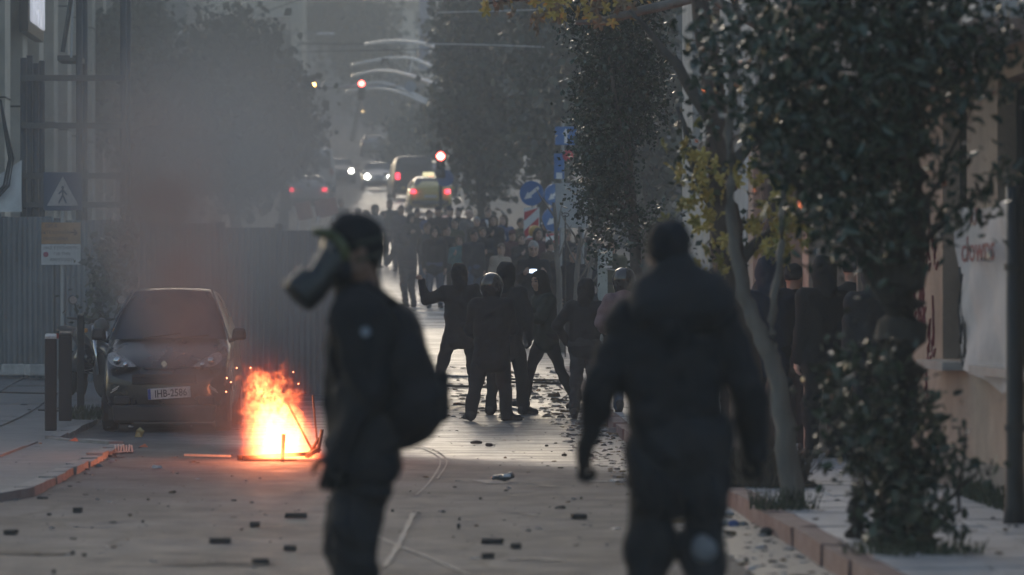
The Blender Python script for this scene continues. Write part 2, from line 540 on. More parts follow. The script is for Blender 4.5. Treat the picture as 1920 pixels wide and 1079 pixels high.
def build_meshes(P, hb=.022, hc=.028, noise=.006, hem=-.14, bulk=1.0, baggy=1.0, hood_down=False, seed=0, collar=False):
    J = skeleton(P); sp = J['sp']; o = {}
    b = SDF()
    pel, wai, che, nec = J['pelvis'], J['waist'], J['chest'], J['neck']
    rt = nrm(J['sh', 0] - J['sh', 1])
    for sd in (-1, 1):
        b.cone(pel + rt * .06 * sd, wai + rt * .05 * sd, .08, .072, k=.05); b.cone(wai + rt * .05 * sd, che + rt * .065 * sd, .072, .08, k=.05)
    b.cone(J['sh', 0] * .93 + che * .07, J['sh', 1] * .93 + che * .07, .046, k=.04); b.cone(che + sp * .1, nec + sp * .05, .065, .055, k=.04)
    for i in (0, 1):
        b.cone(J['sh', i] * .96 + che * .04, J['el', i], .044, .034, k=.03); b.cone(J['el', i], J['wr', i], .035, .026, k=.02)
        b.cone(J['hip', i], J['kn', i], .07, .045, k=.03); b.cone(J['kn', i], J['an', i], .045, .034, k=.02)
        f = J['ft', i]; dn = np.array((0, 0, -.045))
        b.cone(J['an', i] + dn * .9 - f * .03, J['an', i] + dn + f * .13, .035, .028, k=.02)
    v, q = b.mesh(hb, smooth=1)
    parts = [(v, q, 0)]
    hv, hq, hm = T_HEAD
    parts.append((hv @ J['hM'].T + J['headc'], hq, hm))
    for i in (0, 1):
        tv, tq = T_HAND[P['hands'][i]]
        tv = tv.copy(); tq = tq.copy()
        if i == 1: tv[:, 0] *= -1; tq = tq[:, ::-1]
        pd = nrm(J['fa', i]); ref = np.array((0, 1., 0)) if abs(pd[1]) < .8 else np.array((0, 0, 1.))
        Fm = frame(-pd, ref)
        parts.append((tv @ Fm.T + J['wr', i], tq, 2))
    o['body'] = np_mesh('body', parts, (None, None, None))
    j = SDF(); B = bulk
    hemc = pel + np.array((0, 0, hem))
    for sd in (-1, 1):
        j.cone(hemc + rt * .075 * sd, wai + rt * .075 * sd, .118 * B, .108 * B, k=.06); j.cone(wai + rt * .075 * sd, che + rt * .085 * sd, .108 * B, .118 * B, k=.06)
    j.cone(J['sh', 0] * .96 + che * .04, J['sh', 1] * .96 + che * .04, .078 * B, k=.05); j.cone(che, nec + sp * .03, .11, .075, k=.05)
    for i in (0, 1):
        j.cone(J['sh', i], J['el', i], .076 * B, .062 * B, k=.04); j.cone(J['el', i], J['wr', i] - J['fa', i] * .0, .063 * B, .047 * B, k=.025)
    if collar:
        hd_ = nrm(J['headc'] - nec); j.cone(nec - sp * .02, nec + hd_ * .085 + np.array((0, 0, 0)), .088, .08, k=.03)
    if hood_down:
        bk = nrm(np.cross(rt, sp))
        j.cone(nec - bk * -.0 + np.array((0, -.07, .03)), nec + np.array((0, -.1, -.06)), .085, .07, k=.04)
    v, q = j.mesh(hc, noise=noise, nfreq=14, smooth=1, seed=seed)
    o['jacket'] = np_mesh('jacket', [(v, q, 0)], (None,))
    t = SDF(); G = baggy
    t.cone(J['hip', 0], J['hip', 1], .125, k=.05); t.cone(pel + rt * .06, pel - rt * .06, .12, k=.05)
    for i in (0, 1):
        t.cone(J['hip', i], J['kn', i], .1 * G, .072 * G, k=.03); t.cone(J['kn', i], J['an', i] + np.array((0, 0, -.03)), .072 * G, .058 * G, k=.025)
    v, q = t.mesh(hc, noise=noise, nfreq=16, smooth=1, seed=seed + 1)
    o['trousers'] = np_mesh('trousers', [(v, q, 0)], (None,))
    for i in (0, 1):
        s = SDF(); f = J['ft', i]; a = J['an', i]; upv = nrm(np.cross(np.cross(f, (0, 0, 1)), f)) if abs(f[2]) < .99 else np.array((0, 1, 0))
        s.cone(a - f * .03 - upv * .03, a + f * .06 - upv * .035, .05, .048, k=.02); s.cone(a + f * .05 - upv * .045, a + f * .15 - upv * .05, .042, .035, k=.02)
        s.cone(a - f * .035 - upv * .07, a + f * .16 - upv * .07, .017, .016, k=.012, fl=(2.6, 2.6, 1) if abs(f[2]) < .4 else None)
        s.cone(a - upv * .0, a - upv * .03, .05, k=.02)
        v, q = s.mesh(.014, smooth=1)
        o['shoe', i] = np_mesh('shoe', [(v, q, 0)], (None,))
    o['J'] = J
    return o

SKIN = [M('skin_light', (.42, .27, .2), .5, .08, 30, spec=.4), M('skin_tan', (.34, .2, .14), .5, .08, 30, spec=.4), M('skin_pale', (.5, .34, .27), .5, .08, 30, spec=.4), M('skin_shaded', (.15, .085, .062), .5, .08, 30, spec=.4)]  # last tone: shade on the masked face painted into the skin colour
DARK = M('dark_brown_detail', (.02, .015, .012), .5, .1)
def cloth(name, c, bump=.35): return M('cloth_' + name, c, .85, .22, 7., bump, spec=.25, bscale=60)
C = dict(black=cloth('black', (.012, .013, .016)), black2=cloth('soft_black', (.018, .019, .022)), navy=cloth('navy', (.018, .024, .045)), charcoal=cloth('charcoal', (.035, .037, .042)),
         green=cloth('dark_green', (.022, .03, .024)), grey=cloth('grey', (.12, .12, .125)), brown=cloth('brown', (.06, .042, .03)), beige=cloth('beige', (.34, .27, .21)),
         teal=cloth('teal', (.08, .2, .2)), blue=cloth('blue', (.05, .09, .2)), jeans=cloth('jeans', (.06, .085, .13)), white=cloth('white', (.6, .6, .6)), red=cloth('red', (.25, .04, .05)),
         burgundy=cloth('burgundy', (.07, .025, .035)), pink=cloth('dusty_pink', (.2, .14, .145)), olive=cloth('olive', (.06, .062, .035)), shoe=M('shoe_black', (.015, .015, .016), .6, .2, 12, .1),
         hair=M('hair_dark', (.018, .014, .011), .6, .3, 60, .3), hair2=M('hair_brown', (.07, .042, .025), .6, .3, 60, .3), hairg=M('hair_grey', (.3, .29, .28), .6, .3, 60, .3),
         helmet=M('helmet_shell', (.012, .012, .013), .12, .1, 4, spec=.6, coat=.6), glove=cloth('glove_black', (.014, .014, .015)), whitecap=cloth('white_cap', (.7, .7, .7)))

def person(meshes, loc, rz, label, jacket='black', trousers='black', head='hair', headmat=None, skin=0, hands=None, scale=1.0, group=None, mask=None, name='person'):
    r = thing(name, label, 'person', loc, rz, group)
    r.scale = (scale,) * 3
    bo = inst('body', meshes['body'], None, r)
    for i, m in enumerate((SKIN[skin], DARK, C[hands] if hands else SKIN[skin])):
        bo.material_slots[i].link = 'OBJECT'; bo.material_slots[i].material = m
    inst('jacket', meshes['jacket'], C[jacket], r)
    inst('trousers', meshes['trousers'], C[trousers], r)
    for i in (0, 1): inst('shoe', meshes['shoe', i], C['shoe'], r)
    J = meshes['J']
    hm = Matrix.LocRotScale(Vector(J['headc']), Matrix([list(x) for x in J['hM']]).to_quaternion(), None)
    for h_ in (head if isinstance(head, (list, tuple)) else [head]):
        if h_:
            inst({'long_hair': 'hair', 'mask': 'face_mask'}.get(h_, h_), wear(h_), C[headmat or {'hair': 'hair', 'long_hair': 'hair2', 'helmet': 'helmet'}.get(h_, jacket)], r, hm)
    if mask: inst('face_mask', wear('mask'), C[mask], r, hm)
    r['_headm'] = 0; del r['_headm']
    return r
# ------------------------------------------------------------------ ground, road, pavements
def strip(xl, xr, ys, dz, thick=None):
    """sheet following the street profile; xl/xr are functions of Y"""
    mb = MB(); n = len(ys)
    vs = []
    for y in ys: vs += [(xl(y), y, gz(y) + dz), (xr(y), y, gz(y) + dz)]
    fs = [(2 * i, 2 * i + 1, 2 * i + 3, 2 * i + 2) for i in range(n - 1)]
    return mb.add(vs, fs)

ys_all = list(np.arange(-8, 40, 4)) + list(np.arange(40, 120, 1.0)) + list(np.arange(120, 456, 4))

def asphalt():
    m = bpy.data.materials.new('asphalt'); m.use_nodes = True
    nt = m.node_tree; N = nt.nodes; L = nt.links; p = N['Principled BSDF']
    tc = N.new('ShaderNodeTexCoord')
    def noise(sc, det=5, rough=.6, st=(1, 1, 1)):
        mp = N.new('ShaderNodeMapping'); mp.inputs['Scale'].default_value = st; L.new(tc.outputs['Object'], mp.inputs[0])
        n = N.new('ShaderNodeTexNoise'); n.inputs['Scale'].default_value = sc; n.inputs['Detail'].default_value = det; n.inputs['Roughness'].default_value = rough
        L.new(mp.outputs[0], n.inputs['Vector']); return n.outputs['Fac']
    def math_(op, a, b=None, c=None):
        n = N.new('ShaderNodeMath'); n.operation = op
        for i, v in enumerate((a, b, c)):
            if v is None: continue
            if isinstance(v, (int, float)): n.inputs[i].default_value = v
            else: L.new(v, n.inputs[i])
        return n.outputs[0]
    def mr(v, a, b, c=0., d=1., smooth=True):
        n = N.new('ShaderNodeMapRange'); n.interpolation_type = 'SMOOTHSTEP' if smooth else 'LINEAR'
        L.new(v, n.inputs[0])
        for i, q in enumerate((a, b, c, d)): n.inputs[i + 1].default_value = q
        return n.outputs[0]
    def mix(f, a, b):
        n = N.new('ShaderNodeMix'); n.data_type = 'RGBA'
        L.new(f, n.inputs[0])
        for i, q in ((6, a), (7, b)):
            if isinstance(q, tuple): n.inputs[i].default_value = (*q, 1)
            else: L.new(q, n.inputs[i])
        return n.outputs[2]
    sp = N.new('ShaderNodeSeparateXYZ'); L.new(tc.outputs['Object'], sp.inputs[0])
    n1 = noise(.7, 6, .65); n2 = noise(3.2, 6, .7); n3 = noise(45, 3, .6); n4 = noise(1.6, 5, .7, (.6, 1.6, 1)); n5 = noise(9, 4, .7)
    # wet, washed surface beyond the patch joint
    e = math_('ADD', sp.outputs[1], math_('MULTIPLY', sp.outputs[0], 1.75))
    e = math_('ADD', e, math_('MULTIPLY', n2, 2.2))
    wet = mr(e, 41.0, 44.4)
    wet = math_('MULTIPLY', wet, mr(math_('ADD', sp.outputs[0], n1), -2.0, -1.2))
    patch = mr(n4, .46, .58)
    wetp = math_('MULTIPLY', wet, math_('ADD', .45, math_('MULTIPLY', patch, .55)))
    near = mix(mr(n1, .35, .65), (.041, .042, .046), (.087, .089, .094))
    near = mix(mr(n5, .56, .68, 0, .7), near, (.036, .036, .039))
    far = mix(mr(n4, .38, .62), (.085, .088, .096), (.185, .191, .204))
    col = mix(wet, near, far)
    spk = mr(n3, .35, .65, .75, 1.25)
    hs = N.new('ShaderNodeHueSaturation'); L.new(col, hs.inputs['Color']); L.new(spk, hs.inputs['Value'])
    # cracks and joints
    vo = N.new('ShaderNodeTexVoronoi'); vo.feature = 'DISTANCE_TO_EDGE'; vo.inputs['Scale'].default_value = .28; vo.inputs['Randomness'].default_value = 1
    wv = N.new('ShaderNodeVectorMath'); wv.operation = 'ADD'
    nv = N.new('ShaderNodeTexNoise'); nv.inputs['Scale'].default_value = 1.2; nv.inputs['Detail'].default_value = 5
    L.new(tc.outputs['Object'], nv.inputs['Vector']); L.new(tc.outputs['Object'], wv.inputs[0]); L.new(nv.outputs['Color'], wv.inputs[1]); L.new(wv.outputs[0], vo.inputs['Vector'])
    crack = mr(vo.outputs['Distance'], .0, .02, 1, 0)
    crack = math_('MULTIPLY', crack, mr(n1, .4, .55, .1, .9))
    fin = mix(crack, hs.outputs['Color'], (.03, .03, .03))
    L.new(fin, p.inputs['Base Color'])
    r0 = mr(n2, .35, .65, .68, .82); r1 = mr(n4, .38, .6, .5, .3)
    rr = N.new('ShaderNodeMix'); rr.data_type = 'FLOAT'; L.new(wet, rr.inputs[0]); L.new(r0, rr.inputs[2]); L.new(r1, rr.inputs[3])
    L.new(rr.outputs[0], p.inputs['Roughness'])
    L.new(math_('ADD', .28, math_('MULTIPLY', wet, .32)), p.inputs['Specular IOR Level'])
    b = N.new('ShaderNodeBump'); L.new(math_('SUBTRACT', .4, math_('MULTIPLY', wet, .28)), b.inputs['Strength']); b.inputs['Distance'].default_value = .006
    L.new(math_('ADD', n3, math_('MULTIPLY', n5, 1.5)), b.inputs['Height']); L.new(b.outputs[0], p.inputs['Normal'])
    return m
ASPH = asphalt()
DIRT = M('bare_ground', (.09, .085, .08), .9, .25, 2., .3)
CONC = M('pavement_concrete', (.32, .315, .315), .6, .3, 2.5, .25, bscale=40)
CONC2 = M('pavement_slab', (.46, .458, .472), .45, .28, 3.2, .25, bscale=50)
KRED = M('kerb_painted_red', (.17, .085, .08), .75, .4, 5., .35, var2=(.26, .19, .18), bscale=40)
KGREY = M('kerb_stone_grey', (.2, .195, .19), .75, .3, 5., .35, bscale=40)
WHITE = M('road_paint', (.55, .55, .53), .6, .3, 4., .1)

struct('ground', strip(lambda y: -58, lambda y: 58, ys_all, -.03), DIRT)
road = struct('road', strip(lambda y: -7.5, lambda y: 8.0 if 63 < y < 84 else 2.75, ys_all, 0.0), ASPH)
# cross street beyond the fence
struct('cross_street', strip(lambda y: -40, lambda y: 40, list(np.arange(63.5, 84, 1.)), -.006), ASPH)

def kx_left(y):
    if y < 32.6: return -2.85 - (32.6 - y) ** 2 * 1.0
    if y < 44: return -2.85
    if y < 45.2: return -2.85 - (y - 44) / 1.2 * .8
    return -3.65
def kx_right(y): return 2.38
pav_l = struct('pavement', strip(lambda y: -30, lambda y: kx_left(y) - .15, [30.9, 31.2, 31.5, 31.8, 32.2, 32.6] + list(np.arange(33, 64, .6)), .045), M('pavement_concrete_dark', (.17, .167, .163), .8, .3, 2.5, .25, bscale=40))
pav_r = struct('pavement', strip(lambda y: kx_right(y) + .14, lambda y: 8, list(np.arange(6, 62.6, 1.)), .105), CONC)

_slab = {}
def slab_mesh(w, l, h, mat, seed):
    k_ = (w, l, mat.name, seed % 4)
    if k_ not in _slab:
        r = random.Random(seed); mb = MB()
        mb.box((0, 0, 0), (w, l, h)); v = [list(q) for q in mb.v]
        for q in v[4:]: q[2] += r.uniform(-.004, .006)
        for q in v: q[0] *= .985; q[1] *= .99
        mb.v = [tuple(q) for q in v]
        me = mb.mesh('paving_slab'); fixn(me); me.materials.append(mat); _slab[k_] = me
    return _slab[k_]
def slabs(parent, x0, nx, w, y0, y1, l, dz, mat, xmax=None):
    i = 0; y = y0
    while y < y1:
        for a in range(nx):
            x = x0 + (a + .5) * w
            if xmax is None or x + w / 2 < xmax(y) - .15 and x + w / 2 < xmax(y + l) - .15:
                o = inst('paving_slab', slab_mesh(w - .012, l - .012, .03, mat, i), None, parent)
                o.location = (x, y + l / 2, gz(y + l / 2) + dz + rng.uniform(-.004, .004)); o.rotation_euler = (rng.uniform(-.004, .004) + math.atan((gz(y + l) - gz(y)) / l), rng.uniform(-.006, .006), rng.uniform(-.006, .006)); i += 1
        y += l
slabs(pav_r, 2.53, 3, .52, 19.6, 61, .82, .108, CONC2)
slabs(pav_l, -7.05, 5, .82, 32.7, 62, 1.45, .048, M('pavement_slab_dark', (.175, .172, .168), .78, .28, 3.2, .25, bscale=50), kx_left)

def kerb(name, fx, y0, y1, mat, side, L=1.0, jitter=.008, gap=.012, top=.125):
    k = struct(name, strip(lambda y: fx(y) - .07, lambda y: fx(y) + .07, list(np.arange(y0, y1, .5)), -.002), KGREY)
    y = y0; ms = []
    for s in range(4):
        r = random.Random(s + 11); mb = MB(); mb.box((0, 0, 0), (.15, 1, .2))
        v = [list(q) for q in mb.v]
        for q in v:
            for a in range(3): q[a] += r.uniform(-.008, .008)
        mb.v = [tuple(q) for q in v]
        me = mb.mesh('kerb_stone'); fixn(me); me.materials.append(mat); ms.append(me)
    while y < y1:
        l = L * rng.uniform(.7, 1.1)
        a = Vector((fx(y), y, gz(y))); b = Vector((fx(y + l), y + l, gz(y + l))); d = b - a
        o = inst('kerb_stone', rng.choice(ms), None, k)
        o.location = (a + b) / 2 + Vector((side * .07 + rng.uniform(-jitter, jitter), 0, top - .1 + rng.uniform(-jitter, jitter)))
        o.rotation_euler = (math.atan2(d.z, Vector((d.x, d.y)).length), rng.uniform(-.03, .03), -math.atan2(d.x, d.y) + rng.uniform(-.012, .012)); o.scale = (1, d.length - gap, 1)
        y += l
    return k
kerb('kerb', kx_right, 19.0, 62.5, KRED, 1, 1.9, .006, .006)
kerb('kerb', kx_left, 31.2, 62, KGREY, -1, 1.1, .012, .012, .062)
struct('gutter', strip(lambda y: 1.93, lambda y: 2.385, list(np.arange(8, 62.6, 1.)), .004), M('gutter_concrete', (.15, .148, .145), .45, .45, 3., .4, bscale=25))

# chalk-like skid and paint marks
def ribbon(pts, w, dz=.006):
    mb = MB(); vs = []
    for i, p in enumerate(pts):
        a = Vector(pts[max(0, i - 1)]); b = Vector(pts[min(len(pts) - 1, i + 1)]); t = (b - a).normalized(); n = Vector((-t.y, t.x))
        ww = w * (1 + .25 * math.sin(i * 2.3)); 
        for s in (-1, 1): vs.append((p[0] + n.x * s * ww / 2, p[1] + n.y * s * ww / 2, gz(p[1]) + dz))
    return mb.add(vs, [(2 * i, 2 * i + 1, 2 * i + 3, 2 * i + 2) for i in range(len(pts) - 1)])
def gp(px, py):
    y = ground_y(py); return (X(px, y), y)
def curve(pp, n=14):
    P = [Vector(gp(*q)) for q in pp]; out = []
    for i in range(n + 1):
        t = i / n * (len(P) - 1); k_ = min(int(t), len(P) - 2); f = t - k_
        a, b = P[k_], P[k_ + 1]; m0 = (P[k_ + 1] - P[max(0, k_ - 1)]) / 2; m1 = (P[min(len(P) - 1, k_ + 2)] - P[k_]) / 2
        out.append(tuple(a * (2 * f**3 - 3 * f * f + 1) + m0 * (f**3 - 2 * f * f + f) + b * (-2 * f**3 + 3 * f * f) + m1 * (f**3 - f * f)))
    return out
CHALK = M('worn_chalk', (.14, .139, .137), .7, .6, 9., .1)
for pp, w, dz in (([(700, 1003), (740, 1022), (800, 1046), (880, 1082)], .03, .006), ([(775, 965), (752, 1015), (722, 1066)], .035, .010), ([(766, 838), (800, 846), (826, 866), (806, 905), (780, 930)], .018, .006), ([(778, 836), (818, 848), (838, 868), (820, 900)], .016, .010), ([(950, 1052), (1000, 1050), (1046, 1054)], .10, .006), ([(860, 1042), (900, 1043)], .06, .006), ([(1105, 905), (1140, 905)], .25, .006), ([(905, 902), (935, 908)], .2, .006), ([(1010, 912), (1040, 914)], .06, .006), ([(985, 966), (1010, 969)], .08, .006)):
    struct('road_mark', ribbon(curve(pp), w, dz), CHALK)
STAIN = M('oil_stain', (.03, .03, .032), .8, .4, 5., spec=.2)
for pp, w in (([(-20, 1034), (50, 1038), (126, 1040)], .3), ([(330, 1062), (420, 1058), (500, 1061)], .25)):
    struct('oil_stain', ribbon(curve(pp), w, .005), STAIN)
TAR = M('tar_seam', (.03, .03, .032), .75, .3, 8., spec=.2)
for pp, w in (([(150, 872), (330, 885), (560, 890)], .03), ([(720, 896), (880, 893), (1150, 905)], .035), ([(610, 935), (820, 930), (1140, 940)], .025), ([(-10, 985), (200, 978), (560, 990)], .02), ([(690, 1070), (1000, 1078), (1150, 1066)], .02)):
    struct('tar_seam', ribbon(curve(pp, 22), w, .012), TAR)
for i in range(7):
    y = 85.2 + i * 1.75
    struct('crossing_stripe', strip(lambda q: -2.2, lambda q: 2.3, [y, y + .5, y + .95], .006), WHITE)

# ------------------------------------------------------------------ building helpers
STONE = M('warm_plaster', (.33, .245, .19), .85, .34, 1.3, .3, bscale=35)
PALE = M('pale_plaster', (.52, .505, .48), .85, .18, 1.2, .25, bscale=30)
OCHRE = M('ochre_plaster', (.36, .3, .23), .85, .2, 1., .2)
GREYW = M('grey_plaster', (.26, .25, .24), .85, .2, 1., .2)
GLASS = M('dark_glass', (.02, .023, .026), .12, .2, 3., spec=.6)
FRAME = M('window_frame_dark', (.05, .045, .04), .6, .2)
FRAMEW = M('window_frame_white', (.5, .5, .48), .6, .15)

def wall_mb(y0, y1, z0, z1, x0, x1, op):
    """wall slab (normal along X) with rectangular openings (ya,yb,za,zb)"""
    mb = MB(); cuts = sorted({y0, y1, *[q for o in op for q in o[:2] if y0 < q < y1]})
    for a, b in zip(cuts, cuts[1:]):
        zs = sorted([(o[2], o[3]) for o in op if o[0] <= a + 1e-6 and o[1] >= b - 1e-6]); z = z0
        for za, zb in zs + [(z1, z1)]:
            if za > z + 1e-6: mb.box(((x0 + x1) / 2, (a + b) / 2, (z + za) / 2), (x1 - x0, b - a, za - z))
            z = max(z, zb)
    return mb
def wall_mb_y(x0, x1, z0, z1, y0, y1, op):
    mb = wall_mb(x0, x1, z0, z1, y0, y1, op); mb.v = [(q[1], q[0], q[2]) for q in mb.v]; return mb

def window_x(parent, x, ya, yb, za, zb, sgn, fr=FRAME, sill=True, mull=1):
    """window set in a wall whose street face is at x; sgn: +1 wall body lies at +X"""
    f = MB(); t = .06; xc = x + sgn * .16
    f.box((xc, ya + t / 2, (za + zb) / 2), (.06, t, zb - za)); f.box((xc, yb - t / 2, (za + zb) / 2), (.06, t, zb - za))
    f.box((xc, (ya + yb) / 2, za + t / 2), (.06, yb - ya - 2 * t, t)); f.box((xc, (ya + yb) / 2, zb - t / 2), (.06, yb - ya - 2 * t, t))
    for i in range(mull):
        y = ya + (yb - ya) * (i + 1) / (mull + 1); f.box((xc, y, (za + zb) / 2), (.05, .05, zb - za - 2 * t))
    w = obj('window', f, fr, parent)
    obj('pane', MB().box((xc + sgn * .01, (ya + yb) / 2, (za + zb) / 2), (.012, yb - ya - .02, zb - za - .02)), GLASS, w)
    if sill: obj('sill', MB().box((x - sgn * .04, (ya + yb) / 2, za - .035), (.3, yb - ya + .16, .06)), M('sill_stone', (.3, .29, .28), .7, .2, 4.), w)
    return w
def window_y(parent, y, xa, xb, za, zb, fr=FRAME, sill=True, mull=1):
    f = MB(); t = .07; yc = y + .16
    f.box((xa + t / 2, yc, (za + zb) / 2), (t, .06, zb - za)); f.box((xb - t / 2, yc, (za + zb) / 2), (t, .06, zb - za))
    f.box(((xa + xb) / 2, yc, za + t / 2), (xb - xa - 2 * t, .06, t)); f.box(((xa + xb) / 2, yc, zb - t / 2), (xb - xa - 2 * t, .06, t))
    for i in range(mull): f.box((xa + (xb - xa) * (i + 1) / (mull + 1), yc, (za + zb) / 2), (.05, .05, zb - za - 2 * t))
    w = obj('window', f, fr, parent)
    obj('pane', MB().box(((xa + xb) / 2, yc + .01, (za + zb) / 2), (xb - xa - .02, .012, zb - za - .02)), GLASS, w)
    if sill: obj('sill', MB().box(((xa + xb) / 2, y - .05, za - .04), (xb - xa + .2, .3, .07)), FRAMEW, w)
    return w

# --- right-hand warm building with the banner
XW = 4.1
b1 = thing('corner_building', 'warm beige plastered building with dark tall windows behind the white banner', 'building', (0, 0, 0))
opA, opB = (30.95, 32.35, 1.07, 3.0), (26.6, 29.35, 1.07, 3.02)
opC, opD, opE = (35.6, 38.4, .12, 2.85), (40.6, 41.9, .12, 3.0), (43.2, 44.9, .12, 3.0)
up = [(27 + i * 3.2, 28.4 + i * 3.2, 3.9, 4.7) for i in range(6)]
obj('wall', wall_mb(18, 46, .0, 5.0, XW, XW + .35, [opA, opB, opC, opD, opE] + up), STONE, b1)
obj('wall', MB().box((XW + 4, 18.15, 2.5), (7.2, .3, 5.0)), STONE, b1)
window_x(b1, XW, *opA, 1, sill=True, mull=0); window_x(b1, XW, *opB, 1, sill=True)
for o_ in (opC, opD, opE): window_x(b1, XW, *o_, 1, sill=False)
for o_ in up: window_x(b1, XW, *o_, 1)
for y in (39.2, 42.5, 45.4):
    p_ = obj('pilaster', MB().box((XW - .2, y, 1.75), (.4, .62, 3.3)), M('pilaster_plaster', (.38, .3, .24), .85, .2, 1.5, .2), b1, bevel=.01)
    obj('pilaster_cap', MB().box((XW - .22, y, 2.35), (.46, .68, .03)), FRAME, p_)
obj('balcony', MB().box((3.8, 30.5, 3.32), (.6, 9, .16)).box((3.53, 30.5, 3.75), (.06, 9, .7)).box((3.83, 26.03, 3.75), (.52, .06, .7)), M('balcony_white', (.55, .55, .55), .7, .12, 2.), b1)
obj('plinth', MB().box((XW - .02, 28.6, .24), (.04, 9.2, .26)), M('plinth_stone', (.2, .17, .15), .85, .2, 3., .2), b1)
obj('roof', MB().box((XW + 4, 32, 5.15), (8.6, 28.4, .25)), GREYW, b1)
# graffiti scribbles on the pier
r_ = random.Random(5); GRED = M('red_spray', (.16, .02, .03), .7, .3, 8)
for i in range(16):
    y = r_.uniform(32.7, 35.2); z = r_.uniform(.7, 2.0)
    obj('graffiti', MB().tube([(XW - .004, y + r_.uniform(-.1, .1), z + .13 * k_) for k_ in range(r_.randint(2, 5))] + [(XW - .004, y + .12 * math.sin(k_ * 1.1), z + .08 * math.cos(k_ * 1.1)) for k_ in range(5)], .012, 5), GRED, b1)

# --- pale building at the far corner of the block
b2 = thing('apartment_building', 'pale plastered apartment building behind the small-leaved tree', 'building', (0, 0, 0))
op2 = [(48 + i * 3.6, 49.6 + i * 3.6, 3.6 + j * 3.1, 5.4 + j * 3.1) for i in range(4) for j in range(1)] + [(48.5, 51, .2, 2.6), (54, 57, .2, 2.6)]
obj('wall', wall_mb(46.05, 62.6, .0, 7.4, XW, XW + .35, op2), PALE, b2)
obj('wall', MB().box((9.2, 62.45, 3.7), (9.5, .3, 7.4)), PALE, b2)
for o_ in op2: window_x(b2, XW, *o_, 1, fr=FRAMEW, sill=o_[2] > 1)
obj('roof', MB().box((9.1, 54.3, 7.55), (10.4, 16.9, .3)), GREYW, b2)


# --- left: stone building seen obliquely behind the scaffold
b3 = thing('stone_building', 'tall stone fronted building with pale pilasters rising behind the scaffold', 'building', (0, 0, 0))
op3 = [(71 + i * 3.4, 73 + i * 3.4, 1.6 + j * 3.4, 4.2 + j * 3.4) for i in range(9) for j in range(4)]
obj('wall', wall_mb(69, 101.5, .5, 16, -7.45, -7.1, op3), M('stone_front', (.2, .19, .175), .85, .2, 1., .2), b3)
obj('wall', MB().box((-13, 68.85, 8), (12.4, .3, 15.5)), GREYW, b3)
for o_ in op3: window_x(b3, -7.1, *o_, -1, sill=False)
for i in range(10):
    p_ = obj('pilaster', MB().box((-6.95, 70.15 + i * 3.4, 8.2), (.3, 1.0, 15.4)), M('pilaster_stone', (.5, .47, .41), .8, .2, 1.5, .2), b3)
    obj('joint', MB().box((-6.95, 70.15 + i * 3.4, 5.0), (.33, 1.03, .03)).box((-6.95, 70.15 + i * 3.4, 7.5), (.33, 1.03, .03)), FRAME, p_)
obj('roof', MB().box((-12.8, 85, 16.15), (13, 33.5, .3)), GREYW, b3)
lt = MB(); pl = text_mesh('ΜΑΡΚΙΝ', .62, .03)
sg = thing('shop_sign', 'dark sign box with white upright letters high on the stone building', 'sign', (-6.72, 77.4, 6.75), 0)
obj('box', MB().box((0, 0, -.05), (.16, 3.3, .8)), M('sign_box_dark', (.04, .042, .045), .5, .15), sg)
o_ = obj('lettering', pl, M('letter_white', (.75, .76, .8), .4, .1, 3, emit=(.85, .88, 1.), estr=.25), sg, (.1, 0, 0), (R(90), 0, R(90)))
o_.scale = (1.1, 1.35, 1)

# --- far buildings
def far_building(name, label, x0, x1, y, z0, z1, mat, depth=12, cols=4, rows=4, wf=.45, sides=False):
    t = thing(name, label, 'building', ((x0 + x1) / 2, y, z0))
    w = x1 - x0; h = z1 - z0; cw = w / cols; rh = h / rows
    op = [(-w / 2 + (i + .5) * cw - cw * wf / 2, -w / 2 + (i + .5) * cw + cw * wf / 2, (j + .3) * rh, (j + .8) * rh) for i in range(cols) for j in range(rows)]
    obj('wall', wall_mb_y(-w / 2, w / 2, 0, h, 0, .35, op), mat, t)
    obj('wall', MB().box((-w / 2 + .15, depth / 2 + .18, h / 2), (.3, depth - .36, h)).box((w / 2 - .15, depth / 2 + .18, h / 2), (.3, depth - .36, h)), mat, t)
    obj('roof', MB().box((0, depth / 2, h + .15), (w + .5, depth + .5, .3)), GREYW, t)
    for i in range(0, rows):
        if i % 2: obj('balcony', MB().box((0, -.55, i * rh + .1), (w * .8, 1.1, .15)).box((0, -1.06, i * rh + .6), (w * .8, .06, .9)), mat, t)
    for o__ in op: window_y(t, 0, *o__, sill=False, mull=0)
    return t
far_building('apartment_building', 'pale end of street block with ochre walls above the overhead wires', -3.6, 4.6, 402, 19, 44, M('far_ochre', (.62, .54, .44), .85, .15, .6), cols=4, rows=7)
far_building('apartment_building', 'beige apartment front above the amber signal on the smoky side', -13.5, -6.2, 262, 9, 32, M('far_beige', (.6, .55, .46), .85, .15, .6), cols=3, rows=7)
far_building('apartment_building', 'grey block at the street end beside the ochre one', -22, -4.2, 415, 19, 42, GREYW, cols=7, rows=7)
far_building('apartment_building', 'tall brown block at the street end behind the big dark trees', 5.2, 26, 410, 19, 48, M('far_brown', (.3, .25, .2), .85, .15, .6), cols=7, rows=8)
far_building('apartment_building', 'grey house behind the crowd and roadside trees', 6.5, 20, 132, 3, 17, M('far_grey', (.1, .098, .095), .85, .15, .6), cols=5, rows=4)
far_building('apartment_building', 'dim house front lost in the smoke beyond the fence', -21, -7.6, 150, 4, 20, M('far_dim', (.3, .29, .27), .85, .15, .6), cols=5, rows=5)

